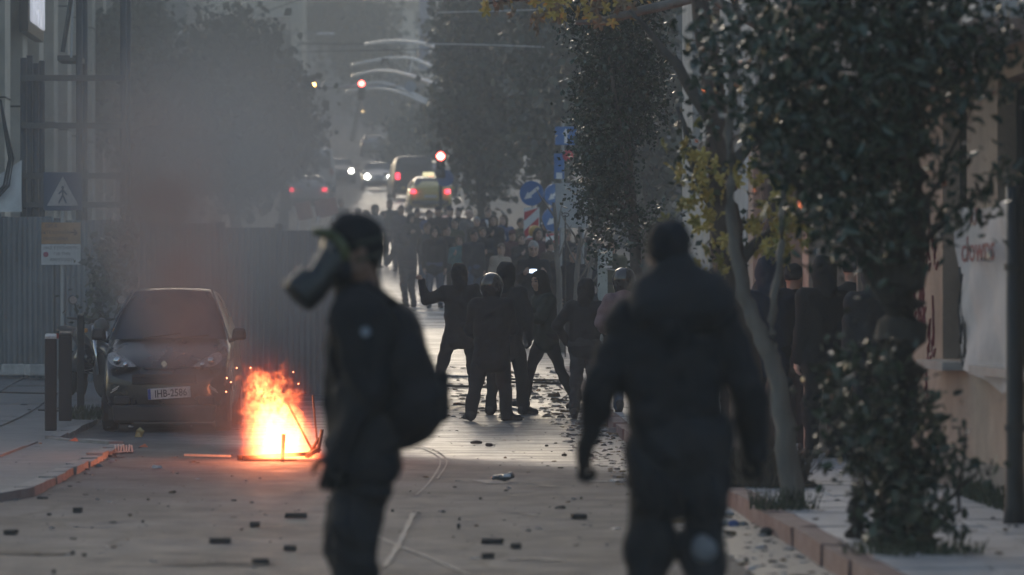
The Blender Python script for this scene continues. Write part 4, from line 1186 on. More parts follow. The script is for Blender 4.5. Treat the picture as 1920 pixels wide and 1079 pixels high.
def generic_car(name, label, cat, loc, rz, mat, L=4.3, Wd=1.76, H=1.48, lights='tail', lit=True, van=False, group=None, sign=None, front_extra=None):
    """front towards local -Y"""
    t = thing(name, label, cat, loc, rz, group); h = Wd / 2; y0 = -L / 2
    if van:
        sec = [(y0, h * .86, h * .9, h * .86, .3, .78, h * .7, .82), (y0 + .12, h * .97, h * .98, h * .95, .22, .95, h * .8, 1.0), (y0 + .75, h, h, h * .97, .2, 1.08, h * .86, 1.16), (y0 + 1.5, h, h, h * .98, .2, 1.12, h * .82, H - .03), (y0 + 2.2, h, h, h * .98, .2, 1.12, h * .84, H), (L / 2 - .1, h, h, h * .98, .22, 1.12, h * .84, H), (L / 2, h * .95, h * .97, h * .94, .3, 1.08, h * .8, H - .05)]
        ws, we, rs, re = y0 + .78, y0 + 1.5, y0 + 1.5, L / 2 - .15
    else:
        sec = [(y0, h * .8, h * .86, h * .8, .32, .62, h * .62, .66), (y0 + .12, h * .95, h * .97, h * .92, .22, .72, h * .75, .76), (y0 + 1.15, h, h, h * .97, .18, .9, h * .86, .97), (y0 + 1.95, h, h, h * .97, .18, .93, h * .7, H - .03), (y0 + 2.5, h, h, h * .97, .18, .94, h * .72, H), (L / 2 - .95, h, h, h * .97, .18, .95, h * .7, H - .06), (L / 2 - .3, h * .98, h * .98, h * .93, .22, .97, h * .78, 1.04), (L / 2, h * .9, h * .93, h * .87, .32, .92, h * .72, .97)]
        ws, we, rs, re = y0 + 1.2, y0 + 1.92, L / 2 - .95, L / 2 - .36
    bo = obj('body', body_mesh(sec), mat, t, smooth=True, sub=1)
    zb = 1.12 if van else .95
    zf = 1.16 if van else 1.0
    g = MB().add([(-h * .84, ws, zf), (h * .84, ws, zf), (h * .66, we, H - .08), (-h * .66, we, H - .08)], [(0, 1, 2, 3)])
    for q in range(len(g.v)): g.v[q] = (g.v[q][0], g.v[q][1] - .03, g.v[q][2] + .03)
    obj('windscreen', g, GLASS, t)
    if van: g = MB().add([(-h * .74, L / 2 + .012, 1.16), (h * .74, L / 2 + .012, 1.16), (h * .7, L / 2 - .03, H - .2), (-h * .7, L / 2 - .03, H - .2)], [(0, 1, 2, 3)])
    else: g = MB().add([(-h * .74, re + .04, 1.06), (h * .74, re + .04, 1.06), (h * .62, rs + .03, H - .1), (-h * .62, rs + .03, H - .1)], [(0, 1, 2, 3)])
    obj('rear_window', g, GLASS, t)
    for s in (-1, 1):
        obj('side_window', MB().add([(s * h * .985, we - .45, zb + .03), (s * h * .985, rs + .45 if not van else rs + 1.0, zb + .03), (s * h * .8, rs - .05 if not van else rs + 1.0, H - .13), (s * h * .8, we + .15, H - .13)], [(0, 1, 2, 3)]), GLASS, t)
        for y in (y0 + .8, L / 2 - .8): wheel(t, s * (h - .1), y, .31, sgn=s)
        lx = s * h * .68
        obj('headlight', MB().lathe([(.03, -.06), (.13, -.055), (.145, 0), (.06, .05)], 12, (lx, y0 - .0, .66), 'y'), HEADHOT if (lit and lights == 'head') else LENS, t, smooth=True)
        zt = 1.0 if van else .82
        obj('taillight', MB().box((s * h * .78, L / 2 - .0, zt), (.2, .08, .16 if not van else .3)), TAILON if (lit and lights == 'tail') else TAIL, t, bevel=.02)
        obj('mirror', MB().box((s * (h + .1), ws + .35, zb + .08), (.2, .1, .13), taper=.8), mat, t, bevel=.02)
    obj('bumper', MB().box((0, y0 - .02, .36), (Wd * .82, .12, .16)).box((0, L / 2 + .02, .38), (Wd * .82, .12, .16)), BLACKP, t, bevel=.03)
    obj('number_plate', MB().box((0, L / 2 + .09, .62), (.5, .015, .11)), PLATEW, t)
    if sign: obj('roof_sign', MB().box((0, y0 + 2.3, H + .09), (.5, .2, .16), taper=.85), sign, t, bevel=.02)
    return t

# the small dark car beside the fire
CARP = paint('black_blue', (.012, .013, .016))
CY = 48.5
car = thing('parked_car', 'small dark car with tall windscreen parked facing the fire, nose in the smoke', 'car', (X(309, CY), CY, gz(CY)), R(-1.5)); car.scale = (.92, 1, 1)
sec = [(0.0, .55, .68, .64, .24, .60, .5, .64), (.07, .68, .745, .72, .19, .70, .58, .75), (.3, .76, .785, .765, .17, .84, .66, .90), (.62, .785, .795, .775, .17, .96, .70, 1.03), (1.2, .79, .8, .78, .17, 1.03, .55, 1.60), (1.5, .79, .8, .78, .17, 1.05, .53, 1.655), (2.4, .79, .8, .78, .18, 1.05, .54, 1.63), (2.66, .77, .78, .75, .24, 1.02, .54, 1.52), (2.74, .7, .74, .7, .3, .95, .5, 1.2)]
obj('body', body_mesh(sec), CARP, car, smooth=True, sub=2)
ws_ = MB(); nW = 8; vs = []
for i in range(nW + 1):
    u = -1 + 2 * i / nW
    vs += [(u * .735, .585 + .07 * u * u, 1.03 - .015 * u * u), (u * .61, .90 + .06 * u * u, 1.35), (u * .475, 1.19 + .05 * u * u, 1.588 - .02 * u * u)]
ws_.add(vs, [(i * 3 + j, i * 3 + j + 1, i * 3 + j + 4, i * 3 + j + 3) for i in range(nW) for j in range(2)])
for i in range(len(ws_.v)): ws_.v[i] = (ws_.v[i][0], ws_.v[i][1] - .045, ws_.v[i][2] + .03)
wsc = obj('windscreen', ws_, M('windscreen_glass', (.03, .033, .036), .1, .1, 3., spec=.8), car, smooth=True)
obj('wiper', MB().tube([(-.3, .53, 1.07), (.15, .60, 1.12)], .01, 5).tube([(.1, .53, 1.07), (.5, .60, 1.1)], .01, 5), BLACKP, wsc)
for s in (-1, 1):
    obj('pillar_trim', MB().tube([(s * .76, .50, 1.05), (s * .63, .84, 1.36), (s * .50, 1.12, 1.615)], .014, 6), M('pillar_sheen', (.12, .12, .125), .25, .1, metal=.6), car, smooth=True)
    # teardrop headlight
    pts = []
    for k_ in range(16):
        a = 2 * math.pi * k_ / 16; u, v_ = math.cos(a), math.sin(a)
        xx = .53 + u * .18; wv = .075 * (1 + u * .75) / 1.2
        pts.append((xx, .80 + v_ * wv + (u) * .055))
    mb = MB()
    front = [(s * x, .005 + .34 * max(0, x - .52) ** 1.2 + (z - .7) * .34 - .03, z) for x, z in pts]; back = [(p[0] * .97, p[1] + .1, p[2]) for p in front]
    mb.add(front + back, [tuple(range(16)), tuple(range(31, 15, -1))] + [(i, (i + 1) % 16, (i + 1) % 16 + 16, i + 16) for i in range(16)])
    hl = obj('headlight', mb, M('headlamp_clear', (.3, .29, .28), .15, .35, 30., spec=.8), car)
    obj('bulb_housing', MB().lathe([(.012, -.03), (.045, -.02), (.05, 0), (.03, .03)], 12, (s * .58, .0, .81), 'y').lathe([(.01, -.03), (.032, -.02), (.035, 0), (.02, .03)], 12, (s * .475, -.03, .765), 'y'), CHROME, hl, smooth=True)
    mr_ = obj('mirror', MB().box((s * .88, .62, 1.11), (.19, .1, .14), taper=.8), BLACKP, car, bevel=.035)
    obj('mirror_arm', MB().tube([(s * .75, .62, 1.02), (s * .88, .62, 1.08)], .025, 6), BLACKP, mr_)
    for y in (.42, 2.3): wheel(car, s * .70, y, .3, .18, sgn=s)
    obj('fog_vent', MB().box((s * .52, .0, .36), (.2, .05, .1)), BLACKP, car, bevel=.02)
    obj('fog_vent_trim', MB().box((s * .6, -.01, .50), (.1, .02, .012), (0, s * .5, 0)).box((s * .62, .0, .47), (.1, .02, .01), (0, s * .5, 0)), M('trim_bright', (.35, .35, .35), .3, .1, metal=.5), car)
obj('bonnet_seam', MB().tube([(-.70, .42, .955), (-.62, .16, .83), (-.3, .05, .735), (0, .03, .715), (.3, .05, .735), (.62, .16, .83), (.70, .42, .955)], .007, 5), BLACKP, car)
obj('grille', MB().box((0, -.005, .60), (.8, .05, .12)).box((0, -.02, .56), (.8, .04, .012)).box((0, -.02, .62), (.8, .04, .012)), BLACKP, car, bevel=.01)
obj('underbody', MB().box((0, 1.35, .2), (1.4, 2.5, .12)), BLACKP, car)
obj('lower_bumper', MB().box((0, .01, .21), (1.24, .1, .2), taper=1.05), BLACKP, car, bevel=.03)
bd = MB()
bd.lathe([(.02, -.005), (.042, -.005), (.042, .005), (.02, .005)], 4, (0, -.02, .775), 'y')
obj('badge', bd, CHROME, car)
pl_ = obj('number_plate', MB().box((0, 0, 0), (.53, .014, .125)), PLATEW, car, (.065, -.05, .445), (0, R(-3.5), 0), bevel=.004)
obj('plate_band', MB().box((-.245, -.009, 0), (.036, .004, .12)), M('plate_blue', (.03, .06, .25), .5, .1), pl_)
tm = text_mesh('IHB-2586', .118, .002, bold=.002); tm.materials.append(M('plate_ink', (.015, .015, .018), .5, .1))
o_ = obj('plate_lettering', tm, None, pl_, (.02, -.009, -.004), (R(90), 0, 0)); o_.scale = (.88, 1, 1)

# far traffic
def on_road(px, Y): return (X(px, Y), Y, gz(Y))
generic_car('car', 'dark car with both headlamps blazing on the far climb', 'car', on_road(636, 242), R(3), paint('grey_dark', (.03, .033, .04)), lights='head')
generic_car('car', 'car with bright headlamps half hidden behind the dark van', 'car', on_road(708, 222), R(2), paint('silver', (.3, .31, .32)), lights='head')
generic_car('van', 'dark van seen from behind with a red tail lamp, beyond the taxi', 'van', on_road(770, 200), R(184), paint('black', (.02, .021, .025)), L=4.9, Wd=2.0, H=1.95, van=True)
generic_car('taxi', 'yellow taxi seen from behind with a roof sign and red tail lamp', 'taxi', on_road(803, 172), R(182), paint('yellow', (.5, .38, .06)), sign=M('taxi_sign', (.75, .7, .5), .4, .1, emit=(1, .9, .5), estr=.6))
generic_car('car', 'silver car with pale roof queueing above the hoarding end', 'car', on_road(578, 176), R(181), paint('silver2', (.5, .5, .5)))
generic_car('van', 'white van behind the silver car on the smoky side', 'van', on_road(592, 214), R(182), paint('white', (.6, .6, .6)), L=4.8, Wd=1.95, H=2.2, van=True, lit=False)
generic_car('car', 'dark blue estate car ahead of the van at the right kerb', 'car', on_road(806, 226), R(184), paint('blue', (.03, .045, .08)), lit=False)
generic_car('car', 'small grey car parked beside the road on the far climb', 'car', on_road(700, 285), R(180), paint('grey', (.14, .14, .15)), lit=False)

# motor scooters
def motorbike(label, loc, rz, lit=False, group=None):
    t = thing('motorbike', label, 'motorbike', loc, rz, group)   # front towards -Y
    for y in (-.65, .62):
        w = obj('wheel', MB().lathe([(.2, -.05), (.27, -.05), (.3, -.02), (.3, .02), (.27, .05), (.2, .05)], 20, (0, y, .3), 'x'), TYRE, t)
        obj('rim', MB().lathe([(.03, -.03), (.19, -.012), (.19, .012), (.03, .03)], 16, (0, y, .3), 'x'), RIM, w)
    for s in (-1, 1): obj('fork', MB().tube([(s * .08, -.66, .3), (s * .08, -.45, .92)], .025, 8), CHROME, t, smooth=True)
    obj('handlebar', MB().tube([(-.36, -.28, 1.02), (-.2, -.4, 1.0), (.2, -.4, 1.0), (.36, -.28, 1.02)], .016, 8), BLACKP, t, smooth=True)
    for s in (-1, 1):
        m_ = obj('mirror', MB().lathe([(.015, -.02), (.055, -.012), (.06, .01), (.02, .02)], 12, (s * .33, -.38, 1.25), 'y'), BLACKP, t, smooth=True)
        obj('mirror_stem', MB().tube([(s * .24, -.36, 1.0), (s * .3, -.38, 1.2)], .008, 6), BLACKP, m_)
        obj('mirror_glass', MB().lathe([(.004, -.004), (.05, -.004), (.05, .004), (.004, .004)], 12, (s * .33, -.402, 1.25), 'y'), CHROME, m_)
        obj('indicator', MB().lathe([(.01, -.03), (.03, -.02), (.03, .02)], 8, (s * .2, -.5, .86), 'y'), AMBER if (lit and s > 0) else M('indicator_orange', (.5, .2, .03), .3, .1), t, smooth=True)
    obj('headlight', MB().lathe([(.02, -.09), (.085, -.08), (.1, -.02), (.07, .08)], 16, (0, -.52, .92), 'y'), HEADON if lit else M('headlamp_dim', (.08, .08, .08), .3, .2), t, smooth=True)
    s_ = SDF(); s_.cone((0, -.25, .8), (0, .1, .78), .15, .14, k=.05); s_.cone((0, .0, .5), (0, .3, .45), .16, .14, k=.06); s_.cone((0, -.45, .62), (0, -.3, .8), .09, .12, k=.06)
    v, q = s_.mesh(.03); obj('tank', np_mesh('tank', [(v, q, 0)], (CARP,)), None, t)
    s_ = SDF(); s_.cone((0, .1, .8), (0, .75, .86), .12, .1, k=.04, fl=(1.2, 1, .6)); v, q = s_.mesh(.025); obj('seat', np_mesh('seat', [(v, q, 0)], (BLACKP,)), None, t)
    obj('front_mudguard', MB().tube([(0, -.9, .5), (0, -.8, .6), (0, -.65, .64), (0, -.48, .6), (0, -.38, .5)], .06, 8), CARP, t, smooth=True)
    obj('exhaust', MB().tube([(.14, .0, .3), (.17, .4, .34), (.18, .85, .42)], [.025, .05, .055], 10), CHROME, t, smooth=True)
    obj('taillight', MB().box((0, .86, .78), (.16, .05, .07)), TAIL, t)
    return t
motorbike('dark motorbike parked between the bollards and the small dark car', (X(163, 55), 55, gz(55) + .12), R(25))
motorbike('motorbike with its round headlamp lit facing up the pavement', (X(1152, 60), 60, gz(60) + .1), R(4), lit=True)

# ------------------------------------------------------------------ street furniture
for px, py, h, w, lab in ((97, 803, 1.0, .13, 'square black bollard with a pale worn top, nearest the kerb'), (124, 785, .98, .15, 'square black bollard right behind the pale-topped one'), (153, 764, 1.12, .09, 'thin black post between the bollards and the dark car')):
    Y = ground_y(py, .12)
    b = thing('bollard', lab, 'bollard', (X(px, Y), Y, gz(Y) + .115), R(4), 'bollards along the kerb')
    obj('post', MB().box((0, 0, h / 2 - .02), (w, w, h)), M('bollard_black', (.015, .016, .018), .6, .3, 8., .2), b, bevel=.012)
    obj('cap', MB().box((0, 0, h + .0), (w * .96, w * .96, .05), (R(12), 0, 0)), M('worn_cap', (.4, .4, .39), .6, .3, 15.) if w == .13 else BLACKP, b, bevel=.015)

BLUE = M('sign_blue', (.03, .14, .38), .45, .15, 5.)
BLUED = M('sign_blue_dull', (.025, .055, .1), .6, .3, 4.)  # darker, duller blue for the crossing sign
SWHITE = M('sign_white', (.7, .7, .7), .45, .12, 5.)
SRED = M('sign_red', (.5, .04, .06), .45, .12, 5.)
ALU = M('galvanised_pole', (.3, .31, .32), .45, .2, 6., metal=.5)
def pole(parent, h, r=.03, mat=ALU, x=0, y=0, name='pole'): return obj(name, MB().lathe([(r, 0), (r, h)], 10, (x, y, 0)), mat, parent, smooth=False)

YW = 57.0
ws0 = thing('crossing_sign', 'square blue sign with a pedestrian in a white triangle, above the orange board', 'sign', (X(120, YW), YW, gz(YW) + .1))
h_ = Z(330, YW) - gz(YW) - .1
pole(ws0, h_, .035)
pn = obj('panel', MB().box((0, -.05, Z(360, YW) - ws0.location.z), (.51, .02, .51)), BLUED, ws0, bevel=.006)
zc = Z(360, YW) - ws0.location.z
obj('triangle', MB().poly([(-.21, -.065, zc - .19), (.21, -.065, zc - .19), (0, -.065, zc + .2)], .004), M('dull_white', (.32, .31, .3), .6, .2, 6.), pn)
fg = MB().lathe([(.02, -.002), (.02, .002)], 10, (.0, -.068, zc + .055), 'y')
for a, b in (((0, .03), (0, -.05)), ((0, .02), (.05, -.04)), ((0, .02), (-.05, -.03)), ((0, -.05), (.045, -.15)), ((0, -.05), (-.05, -.15))):
    d = Vector((b[0] - a[0], 0, b[1] - a[1])); fg.box(((a[0] + b[0]) / 2, -.07, zc + (a[1] + b[1]) / 2), (.022, .004, d.length + .015), (0, math.atan2(d.x, d.z), 0))
obj('walking_figure', fg, BLUED, pn)
bs = thing('notice_board', 'orange and white notice board strapped to the crossing sign pole', 'sign', (X(117, YW), YW - .08, Z(497, YW)))
pxm = YW / FPX
ob_ = obj('orange_panel', MB().box((0, 0, 59 * pxm), (73 * pxm, .02, 40 * pxm)), M('faded_orange', (.36, .2, .1), .6, .25, 5.), bs)
wb_ = obj('white_panel', MB().box((0, 0, 19 * pxm), (73 * pxm, .02, 38 * pxm)), M('faded_white', (.5, .49, .48), .6, .2, 5.), bs)
INK = M('sign_ink', (.1, .08, .09), .6, .1)
for txt, par, x, z, sz_, mt in (('ΕΡΓΑ', ob_, -18, 72, 9, INK), ('ΕΚΤΕΛΟΥΝΤΑΙ', ob_, -10, 60, 8, INK), ('ΠΡΟΣΩΡΙΝΑ', ob_, -10, 48, 8, INK), ('ΜΑΣ ΕΞΥΠΗΡΕΤΕΙ', wb_, 0, 31, 7.5, INK), ('ΓΙΑ ΤΗΝ', wb_, 2, 20, 8, INK), ('ΑΝΑΠΛΑΣΗ', wb_, 2, 9, 8, INK)):
    me = text_mesh(txt, sz_ * pxm, .001); me.materials.append(mt)
    obj('lettering', me, None, par, (x * pxm, -.013, z * pxm), (R(90), 0, 0))
obj('red_dot', MB().lathe([(5 * pxm, -.002), (5 * pxm, .002)], 14, (-28 * pxm, -.013, 19 * pxm), 'y'), M('faded_red', (.3, .06, .1), .6, .2), wb_)
me = text_mesh('→', 16 * pxm, .001, bold=.004); me.materials.append(M('sign_brown', (.14, .06, .04), .6, .1)); obj('arrow', me, None, ob_, (24 * pxm, -.013, 60 * pxm), (R(90), 0, 0))

def arrow_mb(cx, cz, y, L_, w, ang):
    mb = MB(); pts = [(-L_ / 2, -w / 2), (L_ * .1, -w / 2), (L_ * .1, -w * 1.15), (L_ / 2, 0), (L_ * .1, w * 1.15), (L_ * .1, w / 2), (-L_ / 2, w / 2)]
    c, s = math.cos(ang), math.sin(ang)
    return mb.poly([(cx + a * c - b * s, y, cz + a * s + b * c) for a, b in pts], .006)
def arrow_sign(label, px, pyc, Y, rz, d=.62, board=(.4, 1.0), second=None):
    t = thing('arrow_sign', label, 'sign', (X(px, Y), Y, gz(Y)), rz, 'keep-left arrow signs on the crossing island'); zc = Z(pyc, Y) - gz(Y)
    pole(t, zc + .3, .03)
    dsk = obj('disc', MB().lathe([(d / 2, -.012), (d / 2, .012)], 28, (0, -.05, zc), 'y'), BLUE, t)
    obj('arrow', arrow_mb(0, zc, -.075, d * .78, d * .13, R(218)), SWHITE, dsk)
    bz = zc - d / 2 - .04 - board[1] / 2
    bp_ = obj('board', MB().box((0, -.05, bz), (board[0], .02, board[1])), SWHITE, t)
    w, hh = board
    for k_ in range(-2, 4):
        pts = []
        z0 = bz - hh / 2 + k_ * .42
        def cl(x, z): return (x, -.066, max(bz - hh / 2 + .005, min(bz + hh / 2 - .005, z)))
        P4 = [cl(-w / 2 + .01, z0), cl(w / 2 - .01, z0 + .3), cl(w / 2 - .01, z0 + .5), cl(-w / 2 + .01, z0 + .2)]
        if P4[3][2] - P4[0][2] > .02 or P4[2][2] - P4[1][2] > .02: obj('stripe', MB().poly(P4, .004), SRED, bp_)
    return t
arrow_sign('round blue arrow sign over a red and white striped board, left of the pair', 998, 363, 96, R(-18), .56, (.36, .72))
arrow_sign('smaller round blue arrow sign with striped board, right of the pair', 1036, 366, 99, R(28), .5, (.32, .55))
arrow_sign('low round blue arrow sign just above the heads of the crowd', 1037, 412, 93, R(10), .52, (.34, .5))
yl = thing('warning_lamp', 'round yellow warning beacon below the striped board', 'lamp', (X(1003, 94), 94, gz(94)))
pole(yl, Z(438, 94) - gz(94)); obj('beacon', MB().lathe([(.04, -.12), (.12, -.1), (.14, 0), (.11, .1), (.03, .13)], 16, (0, 0, Z(434, 94) - gz(94))), M('beacon_yellow', (.5, .3, .04), .4, .2), yl, smooth=True)

YQ = 84.0
qs = thing('one_way_sign', 'square blue sign with white upward arrow on a tall pole above the crowd', 'sign', (X(1055, YQ), YQ, gz(YQ))); zq = Z(255, YQ) - gz(YQ)
pole(qs, zq + .3, .035)
q1 = obj('panel', MB().box((.06, -.05, zq), (.42, .02, .36)), BLUE, qs, bevel=.004); obj('arrow', arrow_mb(.06, zq, -.068, .3, .06, R(90)), SWHITE, q1)
q2 = obj('lower_panel', MB().box((-.07, -.05, Z(312, YQ) - gz(YQ)), (.2, .02, .5)), BLUE, qs, bevel=.004)
obj('mark', MB().box((-.07, -.064, Z(330, YQ) - gz(YQ)), (.12, .005, .12)), SWHITE, q2)
obj('route_disc', MB().lathe([(.11, -.01), (.11, .01)], 16, (.1, -.05, Z(292, YQ) - gz(YQ)), 'y'), SRED, qs)
YG = 78.0
gb = thing('traffic_board', 'plain grey back of a big rectangular board beside the small-leaved tree', 'sign', (X(1072, YG), YG, gz(YG)))
zg = Z(386, YG) - gz(YG)
obj('panel', MB().box((0, 0, zg), (.6, .03, .82)), M('board_grey', (.33, .35, .36), .5, .15, 3., metal=.2), gb, bevel=.01)
for s in (-1, 1): pole(gb, zg + .4, .028, ALU, s * .2, .05)
gs = thing('loop_post', 'thin dark post with a ring top before the grey board', 'post', (X(1060, 70), 70, gz(70)))
zz = Z(403, 70) - gz(70); pole(gs, zz, .012, BLACKP); obj('ring', MB().tube([(.06 * math.cos(a), 0, zz + .03 * math.sin(a)) for a in np.linspace(0, 6.28, 14)], .01, 6), BLACKP, gs)
# pale control cabinet / pillar
cbx = thing('control_pillar', 'pale green metal pillar standing behind the hooded figure', 'pillar', (X(1130, 66), 66, gz(66) + .1))
hh = Z(468, 66) - gz(66) - .1
obj('column', MB().box((0, 0, hh / 2), (.15, .12, hh)), M('pillar_pale_green', (.33, .38, .37), .5, .2, 3.), cbx, bevel=.01)
obj('head', MB().box((.05, -.02, hh - .08), (.2, .14, .18)), M('pillar_pale_green', (.33, .38, .37)), cbx, bevel=.01)
obj('band', MB().box((.05, -.1, hh - .2), (.19, .01, .03)).box((.05, -.1, hh - .27), (.19, .01, .03)), SWHITE, cbx)
obj('arm', MB().tube([(.08, 0, hh - .3), (.4, 0, hh - .36)], .012, 6), ALU, cbx)

# dark pole at the right edge and round bin foot
dp = thing('drainpipe', 'dark thick pipe running down the wall edge beside the white banner', 'pipe', (X(1906, 26.4), 26.4, .12))
obj('pipe', MB().lathe([(.075, 0), (.062, .12), (.055, .4), (.055, 2.1)], 14), M('pipe_dark', (.018, .02, .022), .55, .25, 6., .1), dp, smooth=True)
for z in (.6, 1.6): obj('bracket', MB().lathe([(.066, -.02), (.066, .02)], 14, (0, 0, z)), BLACKP, dp)

# banner
nb = 26; mz = 18; YB0, YB1 = 27.75, 30.75; vs = []
for i in range(nb + 1):
    for j in range(mz + 1):
        u, w = i / nb, j / mz; y = YB1 + (YB0 - YB1) * u
        top = 2.2 - .05 * math.sin(u * 3.1); bot = 1.02 - .13 * u + .04 * math.sin(u * 7)
        z = top + (bot - top) * w
        dx = .02 * math.sin(9 * u + 5 * w + 2 * math.sin(3 * w)) + .03 * math.sin((u + w) * 11) * w + .03 * abs(math.sin((u * 1.6 - w * .7) * 6))
        vs.append((XW - .075 - dx, y, z))
bm_ = MB().add(vs, [(i * (mz + 1) + j, i * (mz + 1) + j + 1, (i + 1) * (mz + 1) + j + 1, (i + 1) * (mz + 1) + j) for i in range(nb) for j in range(mz)])
ban = thing('banner', 'crumpled white cloth banner with red writing hung across the windows', 'banner', (0, 0, 0))
obj('cloth', bm_, M('banner_cloth', (.5, .47, .46), .85, .15, 2.5, .2, bscale=14), ban, smooth=True)
REDP = M('red_marker', (.2, .05, .06), .7, .25, 20.)
for txt, y, z, s_ in (('clowns', 29.15, 1.86, .3), ('RR', 29.3, 2.08, .2)):
    me = text_mesh(txt, s_ * .88, .003, bold=-.001); me.materials.append(REDP)
    o_ = obj('lettering', me, None, ban, (XW - .165, y, z), (R(90), 0, R(-90))); o_.scale = (2.3, 1, 1)
dr = MB(); dr.tube([(XW - .118, 30.45 - .05 * math.sin(k_ * .7), 1.75 - .042 * k_) for k_ in range(14)], .008, 5); dr.tube([(XW - .118, 30.3 + .1 * math.sin(k_ * .5), 1.7 - .05 * k_) for k_ in range(13)], .007, 5); dr.tube([(XW - .118, 30.25 + .12 * math.cos(a), 1.2 + .16 * math.sin(a)) for a in np.linspace(0, 5.5, 14)], .008, 5)
obj('drawn_figure', dr, M('black_marker', (.02, .02, .022), .7, .1), ban)

# traffic signals, lamps, wires
SIGB = M('signal_black', (.015, .016, .017), .5, .2)
REDL = M('red_signal_lit', (.8, .1, .08), .3, 0, emit=(1, .09, .07), estr=18)
AMBL = M('amber_signal_lit', (.8, .5, .15), .3, 0, emit=(1, .5, .12), estr=22)
DLENS = M('dark_lens', (.03, .03, .03), .3, .1)
def signal_head(parent, x, y, z, lit, sc_=1.0):
    hd = obj('signal_head', MB().box((x, y, z), (.3 * sc_, .2 * sc_, .9 * sc_)), SIGB, parent, bevel=.03)
    for k_, zz_ in enumerate((.28, 0, -.28)):
        on = (lit == 'red' and k_ == 0) or (lit == 'amber' and k_ == 1)
        obj('lens', MB().lathe([(.02, -.06), (.1, -.05), (.135, 0), (.135, .02)], 14, (x, y - .11 * sc_, z + zz_ * sc_), 'y'), (REDL if lit == 'red' else AMBL) if on else DLENS, hd, smooth=True)
        obj('visor', MB().tube([(x + .12 * math.cos(a), y - .2, z + zz_ * sc_ + .12 * math.sin(a)) for a in np.linspace(.2, 2.94, 7)], .012, 5), SIGB, hd)
    return hd
Yg = 190.0
gan = thing('signal_gantry', 'signal gantry arm over the far street carrying the amber and red lights', 'traffic light', (X(505, Yg), Yg, gz(Yg)))
zg = Z(165, Yg) - gz(Yg)
def gx(px): return X(px, Yg) - X(505, Yg)
pole(gan, zg + .3, .1, ALU)
obj('arm', MB().tube([(0, 0, zg), (gx(600), 0, zg + .02), (gx(760), 0, zg + .1)], [.07, .06, .04], 8), M('arm_pale', (.4, .4, .41), .5, .15, metal=.3), gan, smooth=True)
signal_head(gan, gx(587), -.15, zg + .13, 'amber'); signal_head(gan, gx(678), -.15, zg - .1, 'red'); 
dm = obj('round_sign_back', MB().lathe([(.26, -.012), (.26, .012)], 20, (gx(770), -.06, zg + .05), 'y'), M('sign_back_blue', (.25, .31, .38), .5, .1), gan)
Yk = 140.0
ks = thing('traffic_light', 'kerbside traffic light showing red above the yellow taxi', 'traffic light', (X(826, Yk), Yk, gz(Yk))); zk = Z(293, Yk) - gz(Yk)
pole(ks, zk + .3, .06, SIGB); signal_head(ks, 0, -.12, zk - .28, 'red')
sg2 = obj('blue_disc', MB().lathe([(.28, -.01), (.28, .01)], 20, (.15, -.12, Z(335, Yk) - gz(Yk)), 'y'), M('disc_blue', (.05, .12, .3), .45, .1), ks)

def street_lamp(label, px, py, Y, side, ln=2.2, lit=None):
    g = gz(Y); t = thing('street_lamp', label, 'street lamp', (X(px, Y) + side * ln, Y, g), 0); z = Z(py, Y) - g
    obj('pole', MB().tube([(0, 0, 0), (0, 0, z - .3), (-side * .4, 0, z + .05), (-side * (ln - .3), 0, z)], [.08, .06, .045, .035], 8), ALU, t, smooth=True)
    s_ = SDF(); s_.cone((-side * (ln - .35), 0, z), (-side * (ln + .35), 0, z), .11, .13, k=.02, fl=(1, 1, .55)); v, q = s_.mesh(.035)
    obj('lamp_head', np_mesh('lamp_head', [(v, q, 0)], (lit or M('lamp_head_white', (.75, .77, .8), .35, .05),)), None, t)
street_lamp('white cobra-head street lamp over the street end', 610, 64, 205, -1, 2.4)
street_lamp('unlit street lamp with flat head among the smoky trees', 312, 62, 118, -1, 1.6)
tl = thing('wall_lamps', 'two small warm lamps glowing through the smoke on a bracket pole', 'lamp', (X(275, 92), 92, gz(92)))
zt = Z(190, 92) - gz(92); pole(tl, zt, .05, SIGB)
WARM = M('warm_lamp_lit', (.8, .6, .4), .3, 0, emit=(1, .72, .5), estr=2)
for px, py, r in ((281, 191, .075), (291, 188, .05)):
    obj('lamp', MB().lathe([(.01, -r), (r * .8, -r * .5), (r, 0), (r * .7, r * .6), (.01, r)], 12, (X(px, 92) - X(275, 92), -.1, Z(py, 92) - gz(92))), WARM, tl, smooth=True)
obj('tube_lamp', MB().box((X(263, 92) - X(275, 92), -.1, Z(212, 92) - gz(92)), (.05, .05, .16)), M('dim_tube_lit', (.6, .5, .4), .3, 0, emit=(1, .75, .55), estr=1.2), tl, bevel=.01)
obj('bracket', MB().tube([(-.16, -.05, zt - .25), (0, 0, zt - .2), (.2, -.05, zt)], .015, 6), SIGB, tl)

